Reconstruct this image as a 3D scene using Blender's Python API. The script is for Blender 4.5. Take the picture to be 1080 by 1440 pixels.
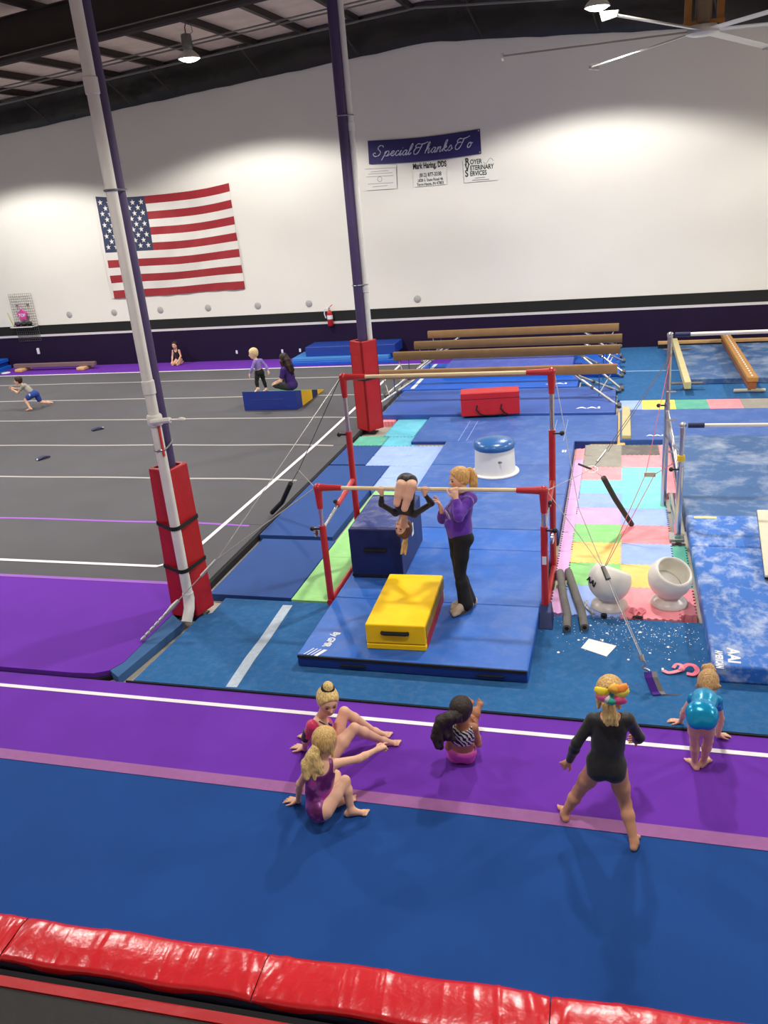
import bpy, bmesh, math, random
import numpy as np
from mathutils import Vector, Matrix, Euler
random.seed(7)
rng = np.random.default_rng(7)
for o in list(bpy.data.objects):
    bpy.data.objects.remove(o, do_unlink=True)
SC = bpy.context.scene
COL = SC.collection
rad = math.radians

# ------------------------------------------------------------------ camera
CAM_H = 4.33
YAW, PITCH, ROLL, FOC = rad(16.9326), rad(21.2419), rad(-5.1083), 1156.4
_f = np.array([-math.sin(YAW) * math.cos(PITCH), math.cos(YAW) * math.cos(PITCH), -math.sin(PITCH)])
_r0 = np.array([math.cos(YAW), math.sin(YAW), 0.0])
_u0 = np.cross(_r0, _f)
_r = math.cos(ROLL) * _r0 + math.sin(ROLL) * _u0
_u = -math.sin(ROLL) * _r0 + math.cos(ROLL) * _u0
cam_data = bpy.data.cameras.new('camera')
cam_data.sensor_fit = 'HORIZONTAL'
cam_data.sensor_width = 36.0
cam_data.lens = FOC / 1080.0 * 36.0
cam_data.clip_end = 200
cam = bpy.data.objects.new('camera', cam_data)
COL.objects.link(cam)
cam.matrix_world = Matrix(((_r[0], _u[0], -_f[0], 0), (_r[1], _u[1], -_f[1], 0), (_r[2], _u[2], -_f[2], CAM_H), (0, 0, 0, 1)))
SC.camera = cam


def _dir(px, py):
    return _r * (px - 540) / FOC - _u * (py - 720) / FOC + _f


def G(px, py, z=0.0):          # photo pixel -> point on the horizontal plane z
    d = _dir(px, py)
    t = (z - CAM_H) / d[2]
    return np.array([t * d[0], t * d[1], z])


def PY(px, py, Y):             # photo pixel -> point on the vertical plane y = Y
    d = _dir(px, py)
    t = Y / d[1]
    return np.array([t * d[0], Y, CAM_H + t * d[2]])


# ------------------------------------------------------------------ world, exposure
w = bpy.data.worlds.new('world')
SC.world = w
w.use_nodes = True
w.node_tree.nodes['Background'].inputs[0].default_value = (0.5, 0.52, 0.55, 1)
w.node_tree.nodes['Background'].inputs[1].default_value = 0.05
SC.view_settings.view_transform = 'Standard'
SC.view_settings.look = 'None'
SC.view_settings.gamma = 1.0
SC.view_settings.use_curve_mapping = False
SC.view_settings.exposure = 0.12
LAMP_W = 1500.0
LAMP_COL = (1.0, 0.965, 0.90)
SPOT_DEG = 143.0
SPOT_BLEND = 0.22

# ------------------------------------------------------------------ materials


def lin(c):
    return tuple(((v / 255) / 12.92 if v / 255 <= 0.04045 else ((v / 255 + 0.055) / 1.055) ** 2.4) for v in c)


MATS = {}


def mat(name, rgb, rough=0.6, var=0.0, vscale=6.0, bump=0.0, bscale=200.0, metal=0.0, spec=0.5, coat=0.0,
        chalk=0.0, cscale=5.0, sheen=0.0, sub=0.0, wrinkle=0.0, wscale=4.0, stretch=None, chalkcol=(0.75, 0.78, 0.8)):
    if name in MATS:
        return MATS[name]
    m = bpy.data.materials.new(name)
    m.use_nodes = True
    nt = m.node_tree
    N, L = nt.nodes, nt.links
    b = N['Principled BSDF']
    col = lin(rgb)
    b.inputs['Base Color'].default_value = (*col, 1)
    m.diffuse_color = (*col, 1)
    b.inputs['Roughness'].default_value = rough
    b.inputs['Metallic'].default_value = metal
    b.inputs['Specular IOR Level'].default_value = spec
    b.inputs['Coat Weight'].default_value = coat
    b.inputs['Coat Roughness'].default_value = 0.25
    b.inputs['Sheen Weight'].default_value = sheen
    if sub:
        b.inputs['Subsurface Weight'].default_value = sub
        b.inputs['Subsurface Radius'].default_value = (0.02, 0.008, 0.004)
        b.inputs['Subsurface Scale'].default_value = 0.5
    tc = N.new('ShaderNodeTexCoord')
    src = tc.outputs['Object']
    if stretch:
        mp = N.new('ShaderNodeMapping')
        mp.inputs['Scale'].default_value = stretch
        L.new(src, mp.inputs['Vector'])
        src = mp.outputs['Vector']
    cur = None
    if var:
        nz = N.new('ShaderNodeTexNoise')
        nz.inputs['Scale'].default_value = vscale
        nz.inputs['Detail'].default_value = 5
        L.new(src, nz.inputs['Vector'])
        rp = N.new('ShaderNodeValToRGB')
        rp.color_ramp.elements[0].position = 0.3
        rp.color_ramp.elements[1].position = 0.7
        rp.color_ramp.elements[0].color = (*[max(0, v * (1 - var)) for v in col], 1)
        rp.color_ramp.elements[1].color = (*[min(1, v * (1 + var)) for v in col], 1)
        L.new(nz.outputs['Fac'], rp.inputs['Fac'])
        cur = rp.outputs['Color']
    if chalk:
        nz = N.new('ShaderNodeTexNoise')
        nz.inputs['Scale'].default_value = cscale
        nz.inputs['Detail'].default_value = 9
        nz.inputs['Roughness'].default_value = 0.68
        nz.inputs['Distortion'].default_value = 0.25
        L.new(src, nz.inputs['Vector'])
        rp = N.new('ShaderNodeValToRGB')
        rp.color_ramp.elements[0].position = 0.46
        rp.color_ramp.elements[1].position = 0.74
        rp.color_ramp.elements[0].color = (0, 0, 0, 1)
        rp.color_ramp.elements[1].color = (chalk, chalk, chalk, 1)
        L.new(nz.outputs['Fac'], rp.inputs['Fac'])
        mx = N.new('ShaderNodeMix')
        mx.data_type = 'RGBA'
        L.new(rp.outputs['Color'], mx.inputs['Factor'])
        if cur:
            L.new(cur, mx.inputs['A'])
        else:
            mx.inputs['A'].default_value = (*col, 1)
        mx.inputs['B'].default_value = (*chalkcol, 1)
        cur = mx.outputs['Result']
    if cur:
        L.new(cur, b.inputs['Base Color'])
    nrm = None
    if wrinkle:
        nz = N.new('ShaderNodeTexNoise')
        nz.inputs['Scale'].default_value = wscale
        nz.inputs['Detail'].default_value = 3
        L.new(src, nz.inputs['Vector'])
        bp = N.new('ShaderNodeBump')
        bp.inputs['Strength'].default_value = wrinkle
        bp.inputs['Distance'].default_value = 0.05
        L.new(nz.outputs['Fac'], bp.inputs['Height'])
        nrm = bp.outputs['Normal']
    if bump:
        nz = N.new('ShaderNodeTexNoise')
        nz.inputs['Scale'].default_value = bscale
        nz.inputs['Detail'].default_value = 2
        L.new(src, nz.inputs['Vector'])
        bp = N.new('ShaderNodeBump')
        bp.inputs['Strength'].default_value = bump
        bp.inputs['Distance'].default_value = 0.01
        L.new(nz.outputs['Fac'], bp.inputs['Height'])
        if nrm:
            L.new(nrm, bp.inputs['Normal'])
        nrm = bp.outputs['Normal']
    if nrm:
        L.new(nrm, b.inputs['Normal'])
    MATS[name] = m
    return m


def emit_mat(name, rgb, strength):
    m = bpy.data.materials.new(name)
    m.use_nodes = True
    b = m.node_tree.nodes['Principled BSDF']
    b.inputs['Base Color'].default_value = (*rgb, 1)
    b.inputs['Emission Color'].default_value = (*rgb, 1)
    b.inputs['Emission Strength'].default_value = strength
    return m


# ------------------------------------------------------------------ object helpers
WLOC = {}      # object name -> world location of its origin (roots are never rotated unless built in local space)


def tag(o, label=None, cat=None, group=None, kind=None):
    if label:
        o['label'] = label
    if cat:
        o['category'] = cat
    if group:
        o['group'] = group
    if kind:
        o['kind'] = kind
    return o


def thing(name, loc, label, cat, group=None, rz=0.0, kind=None):
    o = bpy.data.objects.new(name, None)
    o.empty_display_size = 0.1
    COL.objects.link(o)
    o.location = [float(v) for v in loc]
    o.rotation_euler = (0, 0, rz)
    WLOC[o.name] = np.array(loc, float)
    tag(o, label, cat, group, kind)
    return o


class MB:
    """collects simple solids; build() links them as one mesh object"""

    def __init__(self):
        self.v, self.f = [], []

    def add(self, verts, faces):
        n = len(self.v)
        self.v += [tuple(float(c) for c in p) for p in verts]
        self.f += [tuple(i + n for i in f) for f in faces]
        return self

    def box(self, x0, x1, y0, y1, z0, z1, rz=0.0, piv=None):
        vs = [(x, y, z) for z in (z0, z1) for x, y in ((x0, y0), (x1, y0), (x1, y1), (x0, y1))]
        if rz:
            px, py = piv if piv is not None else ((x0 + x1) / 2, (y0 + y1) / 2)
            c, s = math.cos(rz), math.sin(rz)
            vs = [(px + (x - px) * c - (y - py) * s, py + (x - px) * s + (y - py) * c, z) for x, y, z in vs]
        return self.add(vs, [(3, 2, 1, 0), (4, 5, 6, 7), (0, 1, 5, 4), (1, 2, 6, 5), (2, 3, 7, 6), (3, 0, 4, 7)])

    def prism(self, poly, z0, z1):
        n = len(poly)
        a = sum(poly[i][0] * poly[(i + 1) % n][1] - poly[(i + 1) % n][0] * poly[i][1] for i in range(n))
        if a < 0:
            poly = poly[::-1]
        vs = [(p[0], p[1], z0) for p in poly] + [(p[0], p[1], z1) for p in poly]
        fs = [tuple(range(n - 1, -1, -1)), tuple(range(n, 2 * n))]
        fs += [(i, (i + 1) % n, n + (i + 1) % n, n + i) for i in range(n)]
        return self.add(vs, fs)

    def hexa(self, b, t):         # four bottom points, four top points (same order, counter-clockwise from above)
        return self.add(list(b) + list(t), [(3, 2, 1, 0), (4, 5, 6, 7), (0, 1, 5, 4), (1, 2, 6, 5), (2, 3, 7, 6), (3, 0, 4, 7)])

    def tube(self, pts, r, seg=10, cap=True, close=False):
        pts = [np.array(p, float) for p in pts]
        n = len(pts)
        rr = r if hasattr(r, '__len__') else [r] * n
        vs, fs = [], []
        up = None
        for i, p in enumerate(pts):
            if close:
                t = pts[(i + 1) % n] - pts[i - 1]
            else:
                t = pts[min(i + 1, n - 1)] - pts[max(i - 1, 0)]
            t = t / (np.linalg.norm(t) + 1e-12)
            if up is None:
                up = np.array([0, 0, 1.0]) if abs(t[2]) < 0.9 else np.array([1.0, 0, 0])
            a = np.cross(t, up)
            a /= np.linalg.norm(a) + 1e-12
            b = np.cross(a, t)
            up = b
            for k in range(seg):
                an = 2 * math.pi * k / seg
                vs.append(p + rr[i] * (math.cos(an) * a + math.sin(an) * b))
        m = n if close else n - 1
        for i in range(m):
            j = (i + 1) % n
            for k in range(seg):
                k2 = (k + 1) % seg
                fs.append((i * seg + k, i * seg + k2, j * seg + k2, j * seg + k))
        if cap and not close:
            fs.append(tuple(range(seg))[::-1])
            fs.append(tuple((n - 1) * seg + k for k in range(seg)))
        fs = [f[::-1] for f in fs]
        return self.add(vs, fs)

    def lathe(self, prof, c=(0, 0, 0), seg=32, axis=None):
        """prof: list of (radius, height)"""
        c = np.array(c, float)
        if axis is None:
            A = np.eye(3)
        else:
            z = np.array(axis, float)
            z /= np.linalg.norm(z)
            x = np.cross([0, 0, 1.0] if abs(z[2]) < .9 else [1.0, 0, 0], z)
            x /= np.linalg.norm(x)
            A = np.array([x, np.cross(z, x), z]).T
        vs, fs = [], []
        for r_, h in prof:
            for k in range(seg):
                a = 2 * math.pi * k / seg
                vs.append(c + A @ np.array([r_ * math.cos(a), r_ * math.sin(a), h]))
        for i in range(len(prof) - 1):
            for k in range(seg):
                k2 = (k + 1) % seg
                fs.append((i * seg + k, i * seg + k2, (i + 1) * seg + k2, (i + 1) * seg + k))
        fs.append(tuple(range(seg))[::-1])
        fs.append(tuple((len(prof) - 1) * seg + k for k in range(seg)))
        return self.add(vs, fs)

    def ball(self, c, r, seg=14, rings=8, scale=(1, 1, 1)):
        prof = []
        c = np.array(c, float)
        vs, fs = [], []
        for i in range(rings + 1):
            th = math.pi * i / rings
            for k in range(seg):
                a = 2 * math.pi * k / seg
                vs.append(c + r * np.array([scale[0] * math.sin(th) * math.cos(a), scale[1] * math.sin(th) * math.sin(a), -scale[2] * math.cos(th)]))
        for i in range(rings):
            for k in range(seg):
                k2 = (k + 1) % seg
                fs.append((i * seg + k, i * seg + k2, (i + 1) * seg + k2, (i + 1) * seg + k))
        return self.add(vs, fs)

    def build(self, name, m, parent=None, loc=None, smooth=False, bevel=0.0, bseg=2, local=False, label=None, kind=None):
        me = bpy.data.meshes.new(name)
        off = np.zeros(3)
        if parent is not None and not local:
            off = WLOC[parent.name]
        elif loc is not None and not local:
            off = np.array(loc, float)
        V = np.array(self.v, float) - off
        me.from_pydata([tuple(p) for p in V], [], self.f)
        me.materials.append(m)
        if smooth:
            me.shade_smooth()
            if smooth != 'all':
                me.set_sharp_from_angle(angle=rad(40))
        me.update()
        o = bpy.data.objects.new(name, me)
        COL.objects.link(o)
        if parent is not None:
            o.parent = parent
            WLOC[o.name] = WLOC[parent.name] if not local else np.zeros(3)
        else:
            if loc is not None:
                o.location = [float(v) for v in loc]
            WLOC[o.name] = np.array(loc if loc is not None else (0, 0, 0), float)
        if bevel:
            bv = o.modifiers.new('Bevel', 'BEVEL')
            bv.width = bevel
            bv.segments = bseg
            bv.limit_method = 'ANGLE'
            bv.angle_limit = rad(35)
            me.shade_smooth()
            bv.harden_normals = True
        if label:
            o['label'] = label
        if kind:
            o['kind'] = kind
        return o


def copy_tree(o, loc, parent=None, label=None, group=None):
    c = o.copy()
    COL.objects.link(c)
    if parent is None:
        c.location = [float(v) for v in loc]
        WLOC[c.name] = np.array(loc, float)
        if label:
            c['label'] = label
        if group:
            c['group'] = group
    else:
        c.parent = parent
        WLOC[c.name] = WLOC[parent.name]
    for ch in [x for x in bpy.data.objects if x.parent == o]:
        copy_tree(ch, None, c)
    return c


def text_mesh(s, size, m, name, parent, M4, extrude=0.001, bold=0.0, sx=1.0, align='CENTER', shear=0.0):
    cu = bpy.data.curves.new('txt', 'FONT')
    cu.body = s
    cu.size = size
    cu.extrude = extrude
    cu.offset = bold
    cu.shear = shear
    cu.align_x = align
    cu.align_y = 'CENTER'
    cu.resolution_u = 3
    t = bpy.data.objects.new('txt', cu)
    COL.objects.link(t)
    bpy.context.view_layer.update()
    me = bpy.data.meshes.new_from_object(t.evaluated_get(bpy.context.evaluated_depsgraph_get()))
    bpy.data.objects.remove(t, do_unlink=True)
    off = WLOC[parent.name]
    me.transform(Matrix.Translation(-Vector(off)) @ M4 @ Matrix.Diagonal((sx, 1, 1, 1)))
    me.name = name
    me.materials.clear()
    me.materials.append(m)
    o = bpy.data.objects.new(name, me)
    COL.objects.link(o)
    o.parent = parent
    WLOC[o.name] = WLOC[parent.name]
    return o


def smooth_path(pts, n=6):
    P = [np.array(p, float) for p in pts]
    if len(P) < 3:
        return P
    out = []
    for i in range(len(P) - 1):
        p0, p1, p2, p3 = P[max(i - 1, 0)], P[i], P[i + 1], P[min(i + 2, len(P) - 1)]
        for k in range(n):
            t_ = k / n
            out.append(.5 * ((2 * p1) + (-p0 + p2) * t_ + (2 * p0 - 5 * p1 + 4 * p2 - p3) * t_ ** 2 + (-p0 + 3 * p1 - 3 * p2 + p3) * t_ ** 3))
    out.append(P[-1])
    return out


def hull2(pts):
    pts = sorted(set((round(float(x), 5), round(float(y), 5)) for x, y in pts))

    def half(ps):
        h = []
        for p in ps:
            while len(h) > 1 and (h[-1][0] - h[-2][0]) * (p[1] - h[-2][1]) - (h[-1][1] - h[-2][1]) * (p[0] - h[-2][0]) <= 0:
                h.pop()
            h.append(p)
        return h
    a, b = half(pts), half(pts[::-1])
    return a[:-1] + b[:-1]


def frame4(o, x, y):               # matrix with given origin, x and y directions
    x = Vector([float(v) for v in x]).normalized()
    y = Vector([float(v) for v in y])
    y = (y - x * x.dot(y)).normalized()
    z = x.cross(y)
    return Matrix(((x[0], y[0], z[0], float(o[0])), (x[1], y[1], z[1], float(o[1])), (x[2], y[2], z[2], float(o[2])), (0, 0, 0, 1)))
# ------------------------------------------------------------------ shared materials
m_white_wall = mat('white_wall_paint', (236, 233, 226), 0.75, var=0.02, vscale=0.7)
m_purple_pad = mat('dark_purple_wall_vinyl', (32, 18, 50), 0.7, spec=.2, var=0.05, vscale=2)
m_black_band = mat('black_band_paint', (14, 15, 14), 0.7)
m_white_trim = mat('white_trim', (215, 210, 215), 0.6)
m_concrete = mat('concrete', (178, 170, 156), 0.85, var=0.12, vscale=3)
m_roof = mat('roof_insulation', (226, 206, 188), 0.7, var=0.08, vscale=3, wrinkle=0.25, wscale=2.5)
m_steel_dark = mat('dark_roof_steel', (52, 43, 38), 0.6, var=0.12, vscale=3)
m_insul = mat('black_insulation_film', (34, 31, 32), 0.35, var=0.2, vscale=2, wrinkle=0.5, wscale=3)
m_conduit = mat('grey_conduit', (120, 118, 112), 0.5, metal=0.3)
m_grey_carpet = mat('grey_carpet', (92, 91, 95), 0.95, var=0.05, vscale=1.2, bump=0.25, bscale=400, spec=.2)
m_purple_carpet = mat('purple_carpet', (106, 49, 166), 0.95, var=0.04, vscale=2, bump=0.25, bscale=400, spec=.2)
m_pink_tape = mat('mauve_hook_tape', (148, 90, 148), 0.8, var=0.06, vscale=20)
m_blue_carpet = mat('blue_carpet', (29, 71, 138), 0.95, var=0.05, vscale=1.5, bump=0.25, bscale=400, spec=.2)
m_blue_carpet2 = mat('steel_blue_carpet', (42, 98, 152), 0.95, var=0.07, vscale=1.5, spec=.2, bump=0.25, bscale=400, chalk=0.05, cscale=12)
m_blue_edge = mat('dull_blue_edge_carpet', (50, 92, 140), 0.95, var=0.08, vscale=5)
m_dark_edge = mat('black_foam_edge', (18, 18, 22), 0.9)
m_lilac_tape = mat('lilac_tape', (150, 92, 190), 0.85)
m_grey_tape = mat('pale_grey_tape', (172, 168, 166), 0.85)
m_white_tape = mat('white_tape', (232, 228, 232), 0.8)

RX = -4.65          # ridge line of the roof, where the columns stand


def z_wall(x):
    return 7.62 - (0.068 if x < RX else 0.075) * abs(x - RX)


def z_roof(x):
    return z_wall(x) + 0.85


XL, XR, YF, YB = -23.0, 13.5, -3.0, 22.5
# floor slab, walls
fl = MB().box(XL, XR, YF, YB + .2, -0.4, -0.10).build('floor', m_concrete)
tag(fl, 'grey concrete slab under the gym mats and carpets', 'floor', kind='structure')


def gable(name, y0, y1, label):
    b = MB()
    pts = [(XL, -0.4), (XR, -0.4), (XR, z_roof(XR)), (RX, z_roof(RX)), (XL, z_roof(XL))]
    vs = [(x, y0, z) for x, z in pts] + [(x, y1, z) for x, z in pts]
    b.add(vs, [(0, 1, 2, 3, 4), (9, 8, 7, 6, 5)] + [(i, 5 + i, 5 + (i + 1) % 5, (i + 1) % 5) for i in range(5)])
    o = b.build(name, m_white_wall)
    return tag(o, label, 'wall', kind='structure')


wall_back = gable('wall_back', YB, YB + 0.2, 'tall white painted gym wall carrying the flag and banner')
wall_front = gable('wall_front', YF - 0.2, YF, 'white wall behind the viewing balcony')
for nm, x0, x1 in (('wall_left', XL - .2, XL), ('wall_right', XR, XR + .2)):
    tag(MB().box(x0, x1, YF - .2, YB + .2, -0.4, z_roof(x0) + .02).build(nm, m_white_wall), 'white side wall of the gym hall', 'wall', kind='structure')
# wall dressing: padding, trim, black band, black film under the roof
tag(MB().box(XL, XR, YB - .05, YB + .01, -0.1, 0.95).build('trim_1', m_purple_pad, bevel=0.012), 'dark purple padded wainscot along the back wall', 'wall padding', kind='structure')
tag(MB().box(XL, XR, YB - .06, YB + .01, 0.952, 1.015).build('trim_2', m_white_trim), 'thin white rail on top of the purple wainscot', 'trim', kind='structure')
tag(MB().box(XL, XR, YB - .03, YB + .01, 1.017, 1.30).build('trim_3', m_black_band), 'black band painted along the white wall', 'trim', kind='structure')
b = MB()
NS = 90
rows = []
for i in range(NS + 1):
    x = XL + (XR - XL) * i / NS
    sag = 0.03 * math.sin(i * 1.9) * math.sin(i * .63)
    zl = z_wall(x) + sag * 0.5
    rows.append([(x, YB - .04, zl), (x, YB - .13 - .05 * abs(math.sin(i * .9)), zl + .22 + sag), (x, YB - .10 + .04 * math.sin(i * 1.3), zl + .5), (x, YB - .22, z_roof(x) - .02)])
vs = [p for r_ in rows for p in r_]
fs = [(i * 4 + k, (i + 1) * 4 + k, (i + 1) * 4 + k + 1, i * 4 + k + 1) for i in range(NS) for k in range(3)]
b.add(vs, fs)
tag(b.build('trim_4', m_insul, smooth='all'), 'black plastic insulation film sagging along the roof edge', 'insulation', kind='structure')

# ceiling: two roof slopes with purlins, rafters, pipes
b = MB()
for xa, xb in ((XL, RX), (RX, XR)):
    za, zb = z_roof(xa), z_roof(xb)
    b.hexa([(xa, YF, za), (xb, YF, zb), (xb, YB + .2, zb), (xa, YB + .2, za)], [(xa, YF, za + .12), (xb, YF, zb + .12), (xb, YB + .2, zb + .12), (xa, YB + .2, za + .12)])
ceiling = b.build('ceiling', m_roof)
tag(ceiling, 'low gable roof lined with pale insulation between dark purlins', 'ceiling', kind='structure')
x = XL + .35
k = 0
while x < XR - .3:
    z = z_roof(x)
    p = MB().box(x - .035, x + .035, YF + .02, YB - .25, z - .15, z - .002)
    p.box(x - .035, x + .075, YF + .02, YB - .25, z - .162, z - .15)
    p.build('purlin', m_steel_dark, ceiling)
    x += 1.36
# rafters (tapered steel frames spanning the hall) at the column lines
for yr in (7.5, 15.1):
    for xa, xb in ((XL + .02, RX), (RX, XR - .02)):
        za, zb = z_wall(xa) + .1, z_wall(xb) + .1
        ta, tb = z_roof(xa) - .164, z_roof(xb) - .164
        bb = MB()
        bb.hexa([(xa, yr - .012, za), (xb, yr - .012, zb), (xb, yr + .012, zb), (xa, yr + .012, za)], [(xa, yr - .012, ta), (xb, yr - .012, tb), (xb, yr + .012, tb), (xa, yr + .012, ta)])
        bb.hexa([(xa, yr - .13, za - .02), (xb, yr - .13, zb - .02), (xb, yr + .13, zb - .02), (xa, yr + .13, za - .02)], [(xa, yr - .13, za), (xb, yr - .13, zb), (xb, yr + .13, zb), (xa, yr + .13, za)])
        bb.hexa([(xa, yr - .13, ta - .02), (xb, yr - .13, tb - .02), (xb, yr + .13, tb - .02), (xa, yr + .13, ta - .02)], [(xa, yr - .13, ta), (xb, yr - .13, tb), (xb, yr + .13, tb), (xa, yr + .13, ta)])
        bb.build('rafter', m_steel_dark, ceiling)
# sprinkler and conduit pipes across the purlins
for (yy, dz, r_) in ((17.3, .27, .02), (19.6, .27, .018), (19.95, .27, .018), (21.3, .30, .025), (14.6, .95, .07)):
    pts = [(x_, yy, z_roof(x_) - dz) for x_ in (XL + .1, -14, RX, 2, XR - .1)]
    MB().tube(pts, r_, 8).build('roof_pipe', m_steel_dark if r_ > .03 else m_conduit, ceiling, smooth=True)
# flange braces down to the wall
for xb_ in (-18.2, -15.55, -12.9, -11.59, -8.99, -6.4, -3.3, -.6, 2.0):
    MB().tube([(xb_ - .25, 21.5, z_roof(xb_) - .2), (xb_, YB - .2, z_wall(xb_) + .03)], .022, 6).build('wall_brace', m_steel_dark, ceiling)

# ------------------------------------------------------------------ columns with downpipes and red pads
m_col = mat('purple_column_paint', (66, 50, 92), 0.45, var=0.06, vscale=3)
m_pvc = mat('white_pvc', (222, 219, 212), 0.45, var=0.04, vscale=6)
m_strap_metal = mat('zinc_strap', (150, 150, 150), 0.35, metal=0.9)
m_red_vinyl = mat('red_vinyl', (176, 20, 28), 0.45, var=0.05, vscale=4, wrinkle=0.25, wscale=5)
m_black_strap = mat('black_webbing', (16, 15, 17), 0.8)
m_red_ink = mat('red_ink', (190, 40, 40), 0.6)


def column(cx, cy, rot, pipe, label, padlabel, clamps, pipelabel, pads_top=1.76, w=.13, flare=(.07, .03, 0.0, 0.0), straps=(.62, 1.13), elbow=True):
    c = thing('steel_column', (cx, cy, -0.1), label, 'column', 'purple columns on the ridge line')
    zt = z_roof(cx) - .9
    MB().lathe([(.088, -.1), (.088, zt + .7)], (cx, cy, 0), 20).build('shaft', m_col, c, smooth=True)
    MB().box(cx - .12, cx + .12, cy - .12, cy + .12, -.1, -.08).build('base_plate', m_steel_dark, c)
    px, py = pipe
    p = c
    pts = [(px, py, .30), (px, py, zt + .6)]
    p = MB().tube(pts, .055, 14).build('drain_pipe', m_pvc, c, smooth=True, label=pipelabel)
    for zc in (2.6, 5.35):
        MB().lathe([(.055, 0), (.066, .01), (.066, .14), (.055, .15)], (px, py, zc), 16).build('coupling', m_pvc, p, smooth=True)
    if elbow:
        MB().tube([(px, py, .34), (px, py, .26), (px + .02, py - .06, .17), (px + .02, py - .16, .05)], [.062, .064, .06, .058], 14).build('elbow', m_pvc, p, smooth=True)
    for zc in clamps:
        d = np.array([px - cx, py - cy])
        d = d / np.linalg.norm(d)
        ring = MB()
        pr = []
        for k in range(28):
            a = 2 * math.pi * k / 28
            e = np.array([math.cos(a), math.sin(a)])
            # hull of the two circles
            s1 = np.dot([cx, cy], e) + .095
            s2 = np.dot([px, py], e) + .062
            q = np.array([cx, cy]) + e * .095 if s1 >= s2 else np.array([px, py]) + e * .062
            pr.append((q[0], q[1], zc))
        ring.tube(pr, .011, 6, close=True)
        ring.build('pipe_clamp', m_strap_metal, p, smooth=True)
    # four pads, one per side, tied by black straps
    t, hz = .05, pads_top
    pd = thing('column_pad', (cx, cy, 0.0), padlabel, 'column pad', 'red pads around the columns')
    for k in range(4):
        a = rot + k * math.pi / 2
        n = np.array([math.cos(a - math.pi / 2), math.sin(a - math.pi / 2)])
        s = np.array([-n[1], n[0]])
        fl_ = flare[k]
        q = []
        for z, off in ((0.0, fl_), (hz, 0.0)):
            for e, d in ((-w - .02, w - .03 + off), (-w - .02, w + t - .03 + off), (w + .02, w + t - .03 + off), (w + .02, w - .03 + off)):
                xy = np.array([cx, cy]) + s * e + n * d
                q.append((xy[0], xy[1], z))
        MB().hexa(q[:4][::-1], q[4:][::-1]).build('pad', m_red_vinyl, pd, bevel=0.018, bseg=3)
    for zs in straps:
        loop = []
        for k in range(4):
            a = rot + k * math.pi / 2
            n = np.array([math.cos(a - math.pi / 2), math.sin(a - math.pi / 2)])
            s = np.array([-n[1], n[0]])
            off = (flare[k] * (1 - zs / hz)) + .004
            for e in (-w - .016, w + .016):
                loop.append(np.array([cx, cy]) + n * (w + t - .03 + off) + s * e)
        for k in range(16):
            loop.append(np.array([px, py]) + .060 * np.array([math.cos(k * math.pi / 8), math.sin(k * math.pi / 8)]))
        out = hull2(loop)
        st = MB()
        n_ = len(out)
        vs = [(xy[0], xy[1], zs + dz) for xy in out for dz in (-.022, .022)]
        st.add(vs, [(2 * i, 2 * ((i + 1) % n_), 2 * ((i + 1) % n_) + 1, 2 * i + 1) for i in range(n_)])
        so = st.build('strap', m_black_strap, pd)
        so.modifiers.new('Solid', 'SOLIDIFY').thickness = -.004
    return c, p, pd


colA = column(-4.70, 7.55, rad(-13), (-4.60, 7.31), 'round dark purple steel column in front of the grey spring floor',
              'red vinyl pads strapped with black webbing around the column beside the purple carpet', (2.02, 4.55),
              'white plastic drain pipe with an elbow at the foot of its column')
colB = column(-4.70, 15.05, rad(-37), (-4.575, 15.11), 'round dark purple steel column behind the left end of the high bar',
              'red vinyl pads around the column beside the balance beams', (2.75, 5.6, 8.0),
              'white plastic drain pipe running up the column beside the balance beams', 1.74, w=.17, flare=(.0, .0, 0.0, 0.0), straps=(1.02,), elbow=False)
MB().box(-4.552, -4.542, 7.26, 7.29, 1.95, 2.35).build('lettering', m_red_ink, colA[1])
# white clamp handle on the near pipe
hb = MB().lathe([(.075, 0), (.08, .02), (.08, .09), (.07, .11)], (-4.60, 7.31, 2.28), 16)
hb.tube([(-4.60, 7.24, 2.33), (-4.38, 7.24, 2.35)], .03, 8)
hb.tube([(-4.38, 7.24, 2.35), (-4.28, 7.24, 2.35)], .008, 6)
hb.ball((-4.25, 7.24, 2.355), .028, scale=(1.6, 1, .8))
hb.build('clamp_handle', m_pvc, colA[1], smooth=True)

# ------------------------------------------------------------------ spring floor with carpet rolls
sf = thing('spring_floor', (-11.8, 14.0, -0.1), 'grey carpeted spring floor with pale seams and purple borders', 'gym floor')
YS = [8.13, 10.07, 12.02, 13.95, 15.90, 17.85, 19.80, 21.12]
for a, c in zip(YS[:-1], YS[1:]):
    MB().box(-18.9, -4.88, a + .004, c - .004, -.09, 0).build('carpet_strip', m_grey_carpet, sf)
MB().box(-4.878, -4.83, 8.2, 15.6, -.099, -.01).build('edge_binding', m_dark_edge, sf)
near = [(-18.9, 8.13)] + [(-18.9, 6.08), (-8, 6.08), (-6.2, 6.09), (-5.35, 6.09), (-5.1, 6.11), (-4.97, 6.18), (-4.90, 6.35), (-4.90, 7.2), (-4.89, 8.13)]
MB().prism(near, -.05, 0.004).build('border_carpet', m_purple_carpet, sf)
MB().prism([(p[0] + .02, p[1] - .025) for p in near[1:]] + [(-18.9, 6.3)], -.099, -.052).build('foam_underlay', m_dark_edge, sf)
MB().prism([(-18.55, 21.12), (-4.0, 21.12), (-4.0, 22.44), (-18.95, 22.44)], -.09, 0.0).build('border_carpet', m_purple_carpet, sf)
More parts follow.
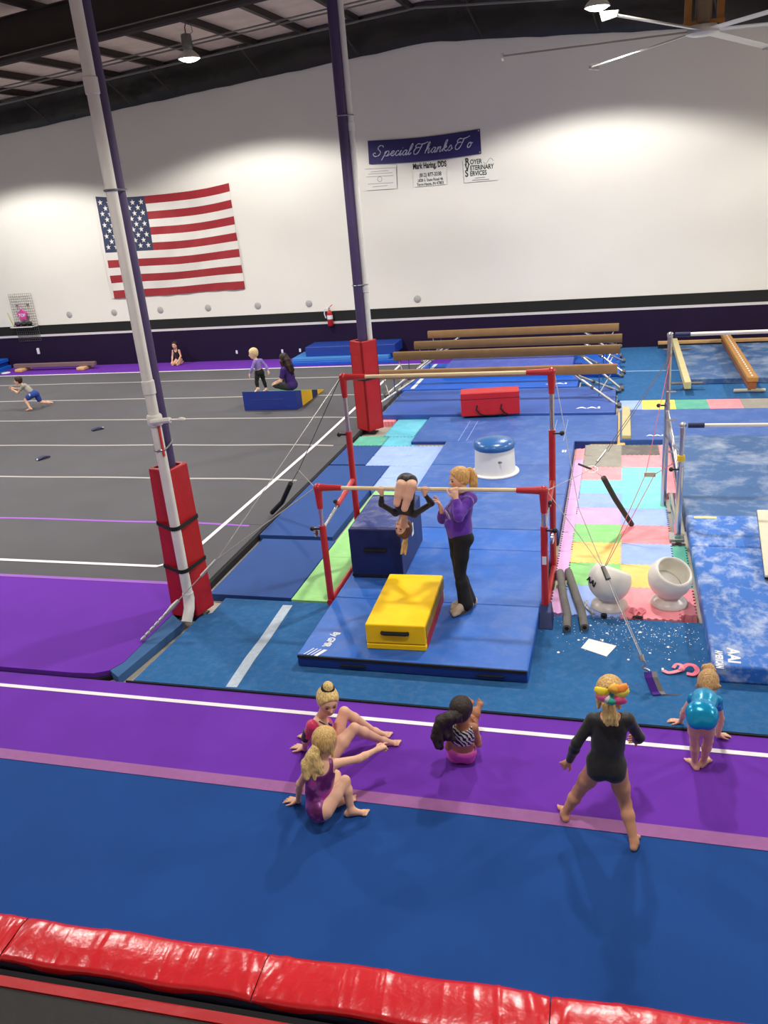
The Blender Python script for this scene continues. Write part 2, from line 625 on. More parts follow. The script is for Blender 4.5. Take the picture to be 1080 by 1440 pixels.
for y in YS[1:-1]:
    mm = m_lilac_tape if y == 10.07 else m_grey_tape
    wv = [( -18.7 + i * 13.6 / 40, y + .012 * math.sin(i * .7) + (.0 if i < 38 else -.02 * (i - 37))) for i in range(41)]
    poly = [(x_, y_ - .03) for x_, y_ in wv] + [(x_, y_ + .03) for x_, y_ in wv[::-1]]
    MB().prism(poly, 0.0005, .003).build('seam_tape', mm, sf)
MB().prism([(-18.8, 8.10), (-5.2, 8.10), (-5.2, 8.17), (-18.8, 8.17)], .005, .0075).build('seam_tape', m_lilac_tape, sf)


def tape(poly_pts, wd, parent, m=m_white_tape, z=.001, name='boundary_line', th=.003):
    P = [np.array(p, float)[:2] for p in poly_pts]
    L_, R_ = [], []
    for i, q in enumerate(P):
        t = P[min(i + 1, len(P) - 1)] - P[max(i - 1, 0)]
        t /= np.linalg.norm(t)
        n = np.array([-t[1], t[0]])
        L_.append(q + n * wd / 2)
        R_.append(q - n * wd / 2)
    return MB().prism([tuple(v) for v in L_] + [tuple(v) for v in R_[::-1]], z, z + th).build(name, m, parent)


tape([(-17.9, 8.60), (-5.78, 8.59), (-5.52, 8.86), (-5.50, 10.2), (-5.47, 14.0), (-5.52, 18), (-5.6, 21.10)], .065, sf, z=.004)
tape([(-18.05, 8.8), (-18.3, 12), (-18.4, 21.0)], .065, sf, z=.004)
tape([(-19.2, 20.2), (-18.47, 21.13), (-15, 21.11), (-10, 21.10), (-4.95, 21.10)], .075, sf, z=.004)
lc = MB().prism([(-22.4, 7.0), (-18.95, 7.0), (-18.95, 21.12), (-18.6, 21.12), (-19.0, 22.44), (-22.4, 22.44)], -.1, -.005).build('side_carpet', m_blue_carpet2, loc=(-20.6, 15, -.1))
tag(lc, 'steel blue carpet left of the grey spring floor corner', 'carpet')

# ------------------------------------------------------------------ runway strips in front
pr = MB().box(-14, 5.5, 4.90, 6.05, -.1, -.03).build('tumbling_carpet', m_purple_carpet, loc=(-4, 5.5, -.1))
tag(pr, 'purple tumbling carpet strip where the children sit and stretch', 'carpet')
tape([(-14, 5.82), (5.5, 5.82)], .05, pr, z=-.029)
tape([(-14, 4.84), (5.5, 4.845)], .125, pr, m=m_pink_tape, z=-.0295, name='joining_tape')
br = MB().box(-14, 5.5, 2.5, 4.897, -.1, -.031).build('tumbling_carpet', m_blue_carpet, loc=(-4, 3.7, -.1))
tag(br, 'deep blue tumbling carpet strip between the mauve tape and the red trampoline pads', 'carpet')

# bar area carpet
bc = MB().prism([(-4.62, 6.07), (5.5, 6.07), (5.5, 7.86), (-4.45, 7.86), (-4.45, 7.5), (-4.55, 7.4)], -.1, -.012).build('bar_area_carpet', m_blue_carpet2, loc=(-1, 6.9, -.1))
tag(bc, 'steel blue carpet under the near bar set and chalk area', 'carpet')
MB().prism([tuple(G(155, 943)[:2]), tuple(G(166, 952)[:2]), tuple(G(257, 876)[:2]), tuple(G(243, 864)[:2])], -.09, .0).build('edge_strip', m_blue_edge, bc)
MB().box(-4.7, 5.5, 6.052, 6.068, -.1, -.016).build('edge_binding', m_dark_edge, bc)
tape([tuple(G(404.5, 850)[:2]), tuple(G(372, 898)[:2]), tuple(G(352, 924)[:2]), tuple(G(325, 965)[:2])], .115, bc, m=mat('white_grey_tape', (176, 190, 204), .8, var=.1, vscale=20), z=-.0115, name='tape_strip')
# ------------------------------------------------------------------ mats
m_mat_blue = mat('blue_vinyl_mat', (40, 100, 190), 0.45, var=0.06, vscale=2.5, wrinkle=0.10, wscale=3, spec=.35, chalk=0.10, cscale=3.0)
m_mat_blue_b = mat('blue_vinyl_mat_b', (52, 96, 172), 0.45, var=0.06, vscale=2, wrinkle=0.10, wscale=3, chalk=0.10, cscale=4)
m_mat_violetblue = mat('violet_blue_vinyl', (66, 84, 176), 0.5, var=0.06, vscale=2.5, chalk=0.08, cscale=5)
m_mat_bright = mat('bright_blue_vinyl', (26, 92, 200), 0.4, var=0.06, vscale=3, wrinkle=.1)
m_mat_dull = mat('dull_blue_mat', (52, 94, 146), 0.5, var=0.08, vscale=2.5, wrinkle=0.10, wscale=3, chalk=0.4, cscale=2.2)
m_mat_chalky = mat('chalky_blue_mat', (44, 108, 196), 0.5, var=0.08, vscale=3, wrinkle=0.12, wscale=3, chalk=0.85, cscale=5.5, stretch=(1, .7, 1), chalkcol=(.66, .73, .82))
m_mat_deep = mat('deep_blue_panel', (26, 70, 138), 0.8, var=0.05, vscale=3)
m_navy = mat('navy_vinyl', (22, 34, 92), 0.45, var=0.1, vscale=4, wrinkle=.2, wscale=4)
m_mat_side = mat('navy_side_vinyl', (24, 50, 124), 0.4, wrinkle=.2, wscale=6)
m_white_print = mat('white_print', (225, 230, 236), 0.6)
m_velcro = mat('black_velcro', (22, 22, 26), 0.9)
m_white_seam = mat('pale_seam', (150, 180, 222), 0.6)


def floor_mat(name, x0, x1, y0, y1, z0, z1, m, label, cat='mat', group=None, folds=(), bev=.015, seam_m=None, rz=0.0):
    cx, cy = (x0 + x1) / 2, (y0 + y1) / 2
    t = thing(name, (cx, cy, z0), label, cat, group, rz=rz)
    ys = [y0] + list(folds) + [y1]
    for a, c in zip(ys[:-1], ys[1:]):
        MB().box(x0 - cx, x1 - cx, a - cy + .002, c - cy - .002, 0, z1 - z0).build('panel', m, t, bevel=bev, local=True)
    return t


GRP_L = 'landing mats under the near bar set'
m1 = floor_mat('landing_mat', -3.03, -.75, 6.55, 9.86, -.012, .12, m_mat_blue, 'blue folding landing mat carrying the yellow block and the standing coach', group=None, folds=(7.79, 9.2))
# near side: black velcro flap and two handles
b = MB().box(-3.02, -.76, 6.532, 6.549, .092, .119)
MB().box(-3.02, -.76, 6.540, 6.549, .0, .09).build('side_cover', m_mat_side, m1)
b.build('velcro_strip', m_velcro, m1)
for hx in (-2.45, -1.1):
    MB().tube([(hx - .13, 6.54, .042), (hx - .11, 6.528, .045), (hx + .11, 6.528, .045), (hx + .13, 6.54, .042)], .012, 8).build('handle', m_black_strap, m1, smooth=True)
# maker's print: lettering and emblem, reading along the mat's left edge
o0 = G(465, 897, .1215)
o1 = G(449, 916, .1215)
dx = (np.array([o1[0] - o0[0], o1[1] - o0[1], 0]))
dx /= np.linalg.norm(dx)
text_mesh('By GMR', .105, m_white_print, 'lettering', m1, frame4(G(466, 899, .1215), dx, np.cross([0, 0, 1], dx)), .0008, bold=.004, sx=.82)
base = G(456, 911, .1215)
nx = np.cross([0, 0, 1], dx)
em = MB()
for k, (a, c, wdt) in enumerate(((.03, .17, .02), (-.06, .05, .006), (-.02, .1, .006), (-.10, .02, .006))):
    p = base + dx * .03 + nx * a
    q = base + dx * .16 + nx * (a - .05)
    s = nx * wdt
    em.add([p - s, p + s, q + s, q - s, p - s + [0, 0, .001], p + s + [0, 0, .001], q + s + [0, 0, .001], q - s + [0, 0, .001]], [(3, 2, 1, 0), (4, 5, 6, 7), (0, 1, 5, 4), (1, 2, 6, 5), (2, 3, 7, 6), (3, 0, 4, 7)])
em.build('emblem', m_white_print, m1)
m2 = floor_mat('landing_mat', -2.93, -.70, 9.89, 13.80, -.1, .11, m_mat_blue_b, 'blue landing mat carrying the white barrel with the blue dome', folds=(11.2, 12.5))
text_mesh('II', .16, m_white_print, 'lettering', m2, frame4((-.84, 13.2, .1115), (1, 0, 0), (0, 1, 0)), .0006, bold=.006)
# small fold-over flap right edge prints
text_mesh('II', .14, m_white_print, 'lettering', m1, frame4((-.86, 9.55, .1215), (1, 0, 0), (0, 1, 0)), .0006, bold=.006)

# thin deep blue panel mats left of the bars
GP = 'thin blue panel mats along the spring floor edge'
floor_mat('panel_mat', -4.70, -3.64, 7.93, 9.60, -.1, -.004, m_mat_deep, 'thin deep blue panel mat next to the padded column and pale green floor', group=GP, bev=.004)
floor_mat('panel_mat', -4.80, -3.72, 9.70, 12.74, -.1, .004, m_mat_deep, 'thin deep blue panel mat behind the low bar left of the green floor', group=GP, bev=.004)
floor_mat('panel_mat', -4.80, -4.16, 12.80, 13.88, -.1, .002, m_mat_deep, 'small thin blue panel mat near the teal tile and pale blue tiles', group=GP, bev=.004)

# ------------------------------------------------------------------ interlocking foam tiles
TC = dict(green=(142, 208, 130), orange=(255, 204, 116), peri=(152, 178, 240), periL=(152, 178, 240), pink=(252, 154, 164), red=(250, 142, 150), lav=(222, 172, 222),
          turq=(128, 214, 212), turqB=(96, 190, 214), teal=(86, 170, 148), grey=(150, 146, 136), dgrey=(104, 100, 96), yellow=(250, 236, 96), lime=(150, 212, 130))
for k_, c_ in TC.items():
    mat('foam_' + k_, c_, 0.8, var=0.03, vscale=6, bump=.15, bscale=120, chalk=.12, cscale=6, chalkcol=(.85, .85, .83))


def edge_wave(a, c, n, amp, seed):
    """points from a to c (2-D) with small interlocking teeth"""
    a, c = np.array(a, float), np.array(c, float)
    t = (c - a)
    L_ = np.linalg.norm(t)
    t /= L_
    nrm = np.array([-t[1], t[0]])
    out = []
    cnt = max(4, int(L_ / .035))
    for i in range(cnt):
        s = (1 if i % 2 else -1) * amp
        for e in (.15, .85):
            out.append(a + t * L_ * (i + e) / cnt + nrm * s)
    return out


def tile(parent, x0, x1, y0, y1, color, wave=True, z1=0.0, z0=-.1):
    g = .0015
    amp = .010 if wave else 0.0
    P = []
    # shared edges use the same direction for both neighbours so that the teeth interlock
    def seg(a, c, rev):
        pts = edge_wave(a, c, 10, amp, 0)
        return pts[::-1] if rev else pts
    P += [np.array((x0, y0))] + [p + (0, g) for p in seg((x0, y0), (x1, y0), False)] + [np.array((x1, y0))]
    P += [p - (g, 0) for p in seg((x1, y0), (x1, y1), False)] + [np.array((x1, y1))]
    P += [p - (0, g) for p in seg((x0, y1), (x1, y1), True)] + [np.array((x0, y1))]
    P += [p + (g, 0) for p in seg((x0, y0), (x0, y1), True)]
    return MB().prism([tuple(p) for p in P], z0, z1).build('foam_tile', MATS['foam_' + color], parent)


tf = thing('foam_tile_floor', (0.1, 10.8, -.1), 'patchwork of pastel interlocking foam tiles around the two chalk bowls', 'foam floor')
xa, xb, xc, xd, xe = -.665, -.52, .07, .66, .825
RY = [7.88, 8.58, 9.18, 9.79, 10.38, 10.98, 11.55, 12.13, 12.73, 13.34, 13.90]
c1 = ['peri', 'green', 'orange', 'green', 'lav', 'peri', 'turq', 'pink', 'grey', 'grey']
c2 = ['pink', 'orange', 'peri', 'red', 'peri', 'turq', 'turq', 'turq', 'pink', 'dgrey']
for i in range(10):
    tile(tf, xb, xc, RY[i], RY[i + 1], c1[i])
    tile(tf, xc, xd, RY[i], RY[i + 1], c2[i])
for y0_, y1_, c_ in ((7.9, 8.45, 'lav'), (8.9, 9.5, 'lav'), (9.5, 10.1, 'lav'), (10.1, 10.7, 'lav'), (10.7, 11.3, 'lav'), (11.3, 11.9, 'lav'), (11.9, 12.5, 'lav'), (12.5, 13.1, 'lav'), (13.1, 13.7, 'pink')):
    tile(tf, xa, xb, y0_, y1_, c_, z1=-.001)
for y0_, y1_, c_ in ((8.0, 8.6, 'pink'), (8.6, 9.2, 'teal'), (9.2, 9.75, 'teal'), (11.6, 12.2, 'pink'), (12.2, 12.8, 'pink'), (12.8, 13.4, 'pink'), (13.4, 13.9, 'pink')):
    tile(tf, xd, xe, y0_, y1_, c_, z1=-.001)
tile(tf, -.45, .12, 13.90, 14.05, 'orange', z1=-.001)
tf2 = thing('foam_tile_floor', (1.5, 16.5, -.1), 'single row of coloured foam tiles before the low practice beams', 'foam floor')
for x0_, x1_, c_ in ((.03, .45, 'peri'), (.45, 1.07, 'yellow'), (1.07, 1.67, 'teal'), (1.67, 2.27, 'red'), (2.27, 2.9, 'grey'), (2.9, 3.5, 'grey')):
    tile(tf2, x0_, x1_, 16.02, 16.90, c_, wave=False)
for x0_, x1_, y0_, y1_, c_ in ((.0, .05, 14.0, 16.0, 'orange'),):
    tile(tf2, x0_, x1_, y0_, y1_, c_, wave=False)
tf3 = thing('foam_tile_floor', (-3.7, 13.2, -.1), 'pale blue turquoise and teal foam tiles beside the padded column', 'foam floor')
for i, yy in enumerate((11.55, 12.15, 12.75, 13.3)):
    y2 = (12.15, 12.75, 13.3, 13.86)[i]
    x0_ = -3.70 if yy < 12.7 else -4.14
    for j in range(2):
        xa_ = x0_ + j * (-2.95 - x0_) / 2
        tile(tf3, xa_, xa_ + (-2.95 - x0_) / 2, yy, y2, 'periL')
tile(tf3, -4.15, -3.52, 13.87, 14.43, 'turqB')
tile(tf3, -4.75, -4.17, 13.90, 14.48, 'teal')
tile(tf3, -4.28, -3.68, 14.45, 15.10, 'turqB')
tile(tf3, -4.28, -3.68, 15.10, 15.72, 'turqB')
tile(tf3, -4.66, -4.34, 15.50, 15.86, 'pink')
tile(tf3, -3.52, -2.95, 13.87, 14.1, 'grey')
tile(tf3, -2.95, -.9, 13.82, 14.02, 'orange', wave=False, z1=-.004)
gf = floor_mat('green_floor_strip', -3.63, -2.4, 7.90, 11.54, -.1, -.008, MATS['foam_lime'], 'pale green foam floor strip running under the navy block', 'foam floor', folds=(9.1, 10.3), bev=.003)

# ------------------------------------------------------------------ mats under the beams
GB = 'blue mats under the balance beams'
bm1 = floor_mat('beam_mat', -3.62, -.0, 13.95, 15.62, -.1, .06, m_mat_blue_b, 'blue folding mat lying in front of the red block', group=GB)
MB().box(-3.61, -.01, 13.938, 13.949, -.09, .05).build('side_cover', m_mat_side, bm1)
for hx in (-2.9, -2.1, -1.4, -.8):
    MB().box(hx - .1, hx + .1, 13.930, 13.939, 0.0, .04).build('velcro_patch', mat('cream_velcro', (216, 190, 150), .8) if hx in (-2.1, -1.4) else m_velcro, bm1)
for sx_ in (-2.75, -2.6, -1.1, -.9):
    MB().box(sx_ - .004, sx_ + .004, 13.97, 15.3, .0602, .0610).build('stitch_line', m_white_seam, bm1)
bm2 = floor_mat('beam_mat', -4.66, -.05, 15.66, 17.72, -.1, .10, mat('violet_tinged_blue_vinyl', (54, 90, 172), .45, var=.06, vscale=2.5), 'wide violet blue mat behind the red block', group=GB)
text_mesh('AAI', .18, m_white_print, 'lettering', bm2, frame4((-.55, 16.0, .1012), (1, 0, 0), (0, 1, 0)), .0006, bold=.005, sx=1.6)
bm3 = floor_mat('beam_mat', -4.74, -.85, 17.78, 20.6, -.1, .11, m_mat_bright, 'bright blue mat with white edge line under the rear beams', group=GB)
MB().box(-4.55, -4.46, 17.85, 20.5, .1105, .1125).build('edge_line', m_white_print, bm3)
text_mesh('AAI', .18, m_white_print, 'lettering', bm3, frame4((-1.3, 18.05, .1112), (1, 0, 0), (0, 1, 0)), .0006, bold=.005, sx=1.6)
bm4 = floor_mat('crash_mat', -4.0, -1.02, 18.9, 21.2, .112, .30, m_mat_violetblue, 'thick violet blue crash mat lying on the bright blue mat under the rear beams', folds=(20.0,))
MB().box(-3.98, -1.04, 18.885, 18.9, .13, .28).build('side_panel', m_navy, bm4)
bm5 = floor_mat('beam_mat', -1.0, .02, 19.0, 21.6, -.1, .09, m_mat_bright, 'bright blue mat beside the thick crash mat', group=GB)
bfl = MB().prism([(-.02, 16.92), (3.8, 16.92), (3.8, 22.44), (-3.9, 22.44), (-3.9, 20.65), (-.8, 20.65), (-.8, 17.75), (-.02, 17.75)], -.1, 0.0).build('beam_area_carpet', m_blue_carpet2, loc=(1.5, 19.5, -.1))
tag(bfl, 'steel blue carpet around the low practice beams by the wall', 'carpet')
tape([(-.02, 19.6), (3.8, 19.5)], .05, bfl, m=m_white_seam, z=.0005, name='seam_tape', th=.002)
bm6 = floor_mat('beam_mat', 1.38, 3.7, 18.15, 21.9, 0.0, .12, m_mat_dull, 'faded blue mat under the stitched brown practice beam', group=GB, folds=(19.5,))

# right-hand bar set mats
GR = 'faded blue mats of the far bar set'
rm1 = floor_mat('landing_mat', .04, 3.6, 14.02, 15.98, -.1, .06, m_mat_blue_b, 'blue mat between the row of foam tiles and the far bar set')
text_mesh('AAI', .12, m_white_print, 'lettering', rm1, frame4((.62, 14.25, .0612), (1, 0, 0), (0, 1, 0)), .0006, bold=.004, sx=1.5)
rm2 = floor_mat('landing_mat', .86, 3.02, 10.42, 13.98, -.1, .14, m_mat_dull, 'dusty faded blue mat beneath the white bars')
rm3 = floor_mat('landing_mat', .86, 3.02, 6.78, 10.38, -.012, .17, m_mat_chalky, 'chalk covered blue landing mat with white maker print', folds=(9.4,), bev=.03)
MB().box(.95, 1.22, 10.25, 10.31, .1702, .1712).build('edge_label', mat('yellow_label', (226, 214, 140), .6), rm3)
dxr = np.array((-.06, -1.0, 0.))
dxr /= np.linalg.norm(dxr)
text_mesh('AAI', .14, m_white_print, 'lettering', rm3, frame4(G(1031, 922, .1715), -dxr, np.cross([0, 0, 1], -dxr)) @ Matrix.Rotation(math.pi, 4, 'Z'), .0008, bold=.006, sx=1.15)
text_mesh('AMERICAN', .085, m_white_print, 'lettering', rm3, frame4(G(1011, 927, .1715), -dxr, np.cross([0, 0, 1], -dxr)) @ Matrix.Rotation(math.pi, 4, 'Z'), .0008, bold=.004, sx=.72)

# springboard at the right edge
m_cream = mat('cream_carpet', (214, 208, 184), .85, var=.04, vscale=8)
sb = thing('springboard', (2.1, 9.3, .17), 'cream topped springboard on the chalk covered mat', 'springboard')
vs = [(1.52, 8.5, .25), (2.3, 8.5, .25), (2.42, 10.05, .38), (1.64, 10.05, .38)]
MB().hexa([(x_, y_, z_ - .03) for x_, y_, z_ in vs], vs).build('deck', m_cream, sb, bevel=.01)
MB().hexa([(x_, y_, z_ - .05) for x_, y_, z_ in vs], [(x_, y_, z_ - .031) for x_, y_, z_ in vs]).build('deck_board', m_velcro, sb)
MB().box(1.72, 2.3, 8.52, 9.98, .172, .20).build('base_board', mat('beech_ply', (190, 150, 100), .6), sb)
for sx_ in (1.85, 2.05, 2.25):
    MB().lathe([(.04, 0), (.04, .12)], (sx_, 9.75, .2), 12).build('spring', m_strap_metal, sb)

# ------------------------------------------------------------------ blocks
m_yellow = mat('yellow_vinyl', (255, 204, 6), 0.5, spec=.3, var=0.05, vscale=5, wrinkle=.15, wscale=4)
m_yellow_dk = mat('worn_yellow_stripe', (150, 120, 30), 0.6, var=.3, vscale=9)
m_red_v2 = mat('red_block_vinyl', (192, 30, 38), .4, var=.06, vscale=4, wrinkle=.2, wscale=5)


def block(name, c, sx, sy, h, rz, z0, label, m, lid=0.0, lidm=None):
    t = thing(name, (c[0], c[1], z0), label, 'foam block', rz=rz)
    zl = lid
    if lid:
        MB().box(-sx / 2, sx / 2, -sy / 2, sy / 2, 0, lid - .004).build('base_panel', lidm or m, t, bevel=.012, local=True)
    MB().box(-sx / 2, sx / 2, -sy / 2, sy / 2, zl, h).build('body', m, t, bevel=.018, bseg=3, local=True)
    return t


yb = block('foam_block', (-2.075, 7.315), .60, 1.13, .28, rad(2.2), .1205, 'yellow foam block with a black handle on the blue landing mat', m_yellow, lid=.065)
MB().box(.301, .304, -.5, .5, .0, .12).build('red_side_strip', m_red_vinyl, yb, local=True)
MB().box(.3015, .306, -.53, .55, .13, .25).build('worn_side_stripe', m_yellow_dk, yb, local=True)
MB().tube([(-.13, -.566, .19), (-.11, -.585, .195), (.11, -.585, .195), (.13, -.566, .19)], .022, 8).build('handle', m_black_strap, yb, smooth=True, local=True)
MB().tube([(-.302, -.35, .14), (-.325, -.3, .15), (-.325, -.1, .15), (-.302, -.05, .14)], .02, 8).build('handle', m_black_strap, yb, smooth=True, local=True)
nb = block('foam_block', (-2.68, 8.86), .62, 1.14, .62, rad(1.2), .1205, 'large navy blue foam block under the hanging girl', m_navy)
MB().box(-.29, .29, -.5, .5, .6203, .622).build('top_panel', mat('navy_chalky_top', (40, 58, 128), .5, chalk=.35, cscale=4), nb, local=True)
MB().box(-.31, .31, -.5705, -.566, .02, .05).build('base_seam', m_velcro, nb, local=True)
MB().tube([(-.13, -.572, .36), (-.11, -.59, .365), (.11, -.59, .365), (.13, -.572, .36)], .022, 8).build('handle', m_black_strap, nb, smooth=True, local=True)
MB().box(.3105, .3135, -.02, .08, .30, .45).build('care_label', m_white_print, nb, local=True)
rb_ = block('foam_block', (-2.42, 15.72), 1.13, .42, .46, rad(9), .10, 'red foam block with black loop handles in front of the balance beams', m_red_v2)
MB().box(-.565, .565, -.2125, -.2095, .33, .345).build('lid_seam', mat('dark_red_seam', (120, 16, 22), .5), rb_, local=True)
for hx in (-.22, .25):
    MB().tube([(hx - .03, -.213, .22), (hx - .05, -.235, .14), (hx + .02, -.25, .05), (hx + .08, -.225, .02)], .014, 8).build('handle', m_black_strap, rb_, smooth=True, local=True)
MB().tube([(-.15, -.225, .018), (.05, -.23, .012), (.25, -.225, .02)], .012, 8).build('handle_strap', m_black_strap, rb_, smooth=True, local=True)

# white barrel trainer with blue dome
m_barrel = mat('white_plastic', (226, 224, 220), .45)
bt = thing('mushroom_trainer', (-1.83, 12.15, .11), 'white plastic barrel trainer with a padded blue dome', 'gym trainer')
MB().lathe([(.37, 0), (.375, .01), (.37, .025), (.325, .03), (.315, .06), (.302, .40), (.30, .41)], (-1.83, 12.15, .11), 40).build('barrel', m_barrel, bt, smooth=True)
MB().lathe([(.305, .40), (.318, .42), (.318, .46), (.30, .50), (.25, .535), (.15, .56), (.05, .568), (.001, .569)], (-1.83, 12.15, .11), 40).build('dome', mat('dome_blue', (40, 96, 160), .3, coat=.4), bt, smooth='all')
MB().ball((-1.72, 11.863, .36), .045, scale=(1, .18, .45)).build('hand_hole', mat('grip_grey', (140, 138, 134), .7), bt)

# ------------------------------------------------------------------ balance beams
m_suede = mat('tan_beam_suede', (142, 108, 70), .85, var=.07, vscale=6, bump=.1)
m_suede2 = mat('dark_tan_beam_suede', (122, 94, 60), .85, var=.07, vscale=6, bump=.1)
m_galv = mat('galvanised_steel', (190, 190, 188), .35, metal=.8)
m_grey_foot = mat('grey_rubber', (96, 96, 98), .8)
m_blue_cover = mat('blue_leg_sleeve', (50, 80, 140), .6)


def balance_beam(x0, x1, y, zt, label, legs=True, m=m_suede, skew=0.0):
    t = thing('balance_beam', ((x0 + x1) / 2, y, 0), label, 'balance beam', 'full length balance beams')
    b = MB()
    prof = [(-.05, zt - .19), (.05, zt - .19), (.068, zt - .13), (.062, zt - .02), (.05, zt), (-.05, zt), (-.062, zt - .02), (-.068, zt - .13)]
    vs = [(x_, y + (skew if x_ == x1 else 0) + py_, pz_) for x_ in (x0, x1) for py_, pz_ in prof]
    n = len(prof)
    b.add(vs, [tuple(range(n))[::-1], tuple(range(n, 2 * n))] + [(i, (i + 1) % n, n + (i + 1) % n, n + i) for i in range(n)])
    b.build('beam_body', m, t, bevel=.008)
    for sx_, xe_ in ((-1, x0), (1, x1)):
        xa_ = xe_ - sx_ * .85
        top = np.array([xa_, y, zt - .19])
        for sy_ in (-1, 1):
            foot = np.array([xe_ + sx_ * .05, y + sy_ * .62, .03])
            MB().tube([top, foot], .027, 10).build('leg', m_galv, t, smooth=True)
            MB().tube([foot + [0, -.03 * sy_, .05], foot + [0, .05 * sy_, 0]], .042, 10).build('foot', m_grey_foot, t, smooth=True)
            mid = top * .42 + foot * .58
            if sy_ < 0:
                MB().tube([np.array([xe_ - sx_ * .12, y, zt - .19]), mid], .012, 8).build('strut', m_galv, t, smooth=True)
            cl = top * .6 + foot * .4
            MB().tube([cl, cl + (foot - top) * .04], .042, 10).build('leg_collar', m_grey_foot, t, smooth=True)
        MB().tube([(xe_ - sx_ * .35, y - .0, zt - .19), (xe_ - sx_ * .35, y + .0, .10)], .011, 8).build('centre_post', m_blue_cover, t, smooth=True)
    return t


balance_beam(-5.02, -.03, 16.95, .74, 'tan balance beam standing on the violet blue mat, closest of four to the red block')
balance_beam(-5.02, .02, 18.35, .86, 'second balance beam from the red block, tallest of the four', m=m_suede2)
balance_beam(-4.90, .06, 19.95, .80, 'third balance beam from the red block, over the thick crash mat', m=m_suede2)
balance_beam(-4.95, -.02, 21.75, .75, 'balance beam standing right along the purple wall')

# practice beams at right
m_camel = mat('camel_leather', (178, 128, 62), .6, var=.1, vscale=6)
m_beige = mat('beige_suede', (196, 186, 140), .85, var=.05, vscale=6)
lb1 = thing('floor_beam', (1.33, 19.9, 0), 'low beige practice beam on grey crossbars', 'balance beam')
MB().box(1.27, 1.40, 17.22, 22.0, .13, .28).build('beam_body', m_beige, lb1, bevel=.015)
for yy in (17.72, 21.3):
    MB().box(1.05, 1.66, yy - .06, yy + .06, .121, .15).build('crossbar', mat('grey_wood', (104, 96, 94), .8), lb1, bevel=.01)
    MB().box(1.28, 1.39, yy - .05, yy + .05, .0, .125).build('foot', m_grey_foot, lb1)
lb2 = thing('floor_beam', (2.5, 19.6, 0), 'low brown practice beam with a dashed white line down its top', 'balance beam')
rz = math.atan2(-.06, 5.0)
MB().box(2.40, 2.60, 16.98, 22.1, .30, .40).build('beam_body', m_camel, lb2, bevel=.02)
MB().box(2.43, 2.57, 17.0, 22.0, .16, .298).build('beam_core', mat('brown_wood', (140, 84, 48), .6), lb2)
for k in range(24):
    MB().box(2.485, 2.515, 17.1 + k * .205, 17.2 + k * .205, .4003, .4015).build('line_dash', m_white_print, lb2)
for yy in (17.38, 21.6):
    MB().tube([(2.22, yy, .045), (2.80, yy, .045)], .035, 8).build('foot_bar', mat('pale_foot_bar', (206, 196, 176), .7), lb2, smooth=True)
    MB().box(2.47, 2.53, yy - .03, yy + .03, .03, .17).build('upright', m_grey_foot, lb2)
lb3 = thing('floor_beam', (2.3, 22.2, 0), 'long thin floor beam lying against the purple wainscot', 'balance beam')
MB().box(.95, 3.7, 22.15, 22.30, .1, .17).build('beam_body', mat('wood_top', (200, 158, 106), .6, var=.1, vscale=5), lb3, bevel=.01)
MB().box(.95, 3.7, 22.16, 22.29, .0, .099).build('base', m_velcro, lb3)
lb4 = thing('floor_beam', (.12, 15.0, .0), 'short cream floor beam lying along the mat edge before the tile row', 'balance beam')
MB().box(.07, .22, 14.03, 15.96, .061, .13).build('beam_body', m_beige, lb4, bevel=.012)

# ------------------------------------------------------------------ bar sets
m_red_paint = mat('red_enamel', (186, 34, 36), .35, var=.08, vscale=8, coat=.3)
m_bar_wood = mat('pale_wood_rail', (226, 204, 164), .6, var=.06, vscale=8)
m_chrome = mat('chrome_tube', (205, 205, 206), .22, metal=.95)
m_black_knob = mat('black_knob', (20, 20, 22), .5)
m_cable = mat('steel_cable', (190, 188, 182), .4, metal=.5)
m_red_cable = mat('red_cable', (176, 60, 74), .5)
m_dark_cable = mat('dark_cable', (70, 66, 66), .5)
m_blue_joint = mat('blue_joint', (26, 36, 80), .4)
GT = 'bar uprights'


def upright(t, x, y, zt, zsplit, col, knob_s, r_out=.038, r_in=.026, inner=m_chrome, z0=.0):
    MB().tube([(x, y, z0), (x, y, zsplit)], r_out, 14).build('outer_post', col, t, smooth=True)
    MB().tube([(x, y, zsplit), (x, y, zt - .02)], r_in, 14).build('inner_post', inner, t, smooth=True)
    kb = MB().tube([(x + knob_s * .02, y - .03, zsplit - .03), (x + knob_s * .10, y - .03, zsplit - .03)], .012, 8)
    kb.ball((x + knob_s * .11, y - .03, zsplit - .03), .028)
    kb.build('knob', m_black_knob, t, smooth=True)


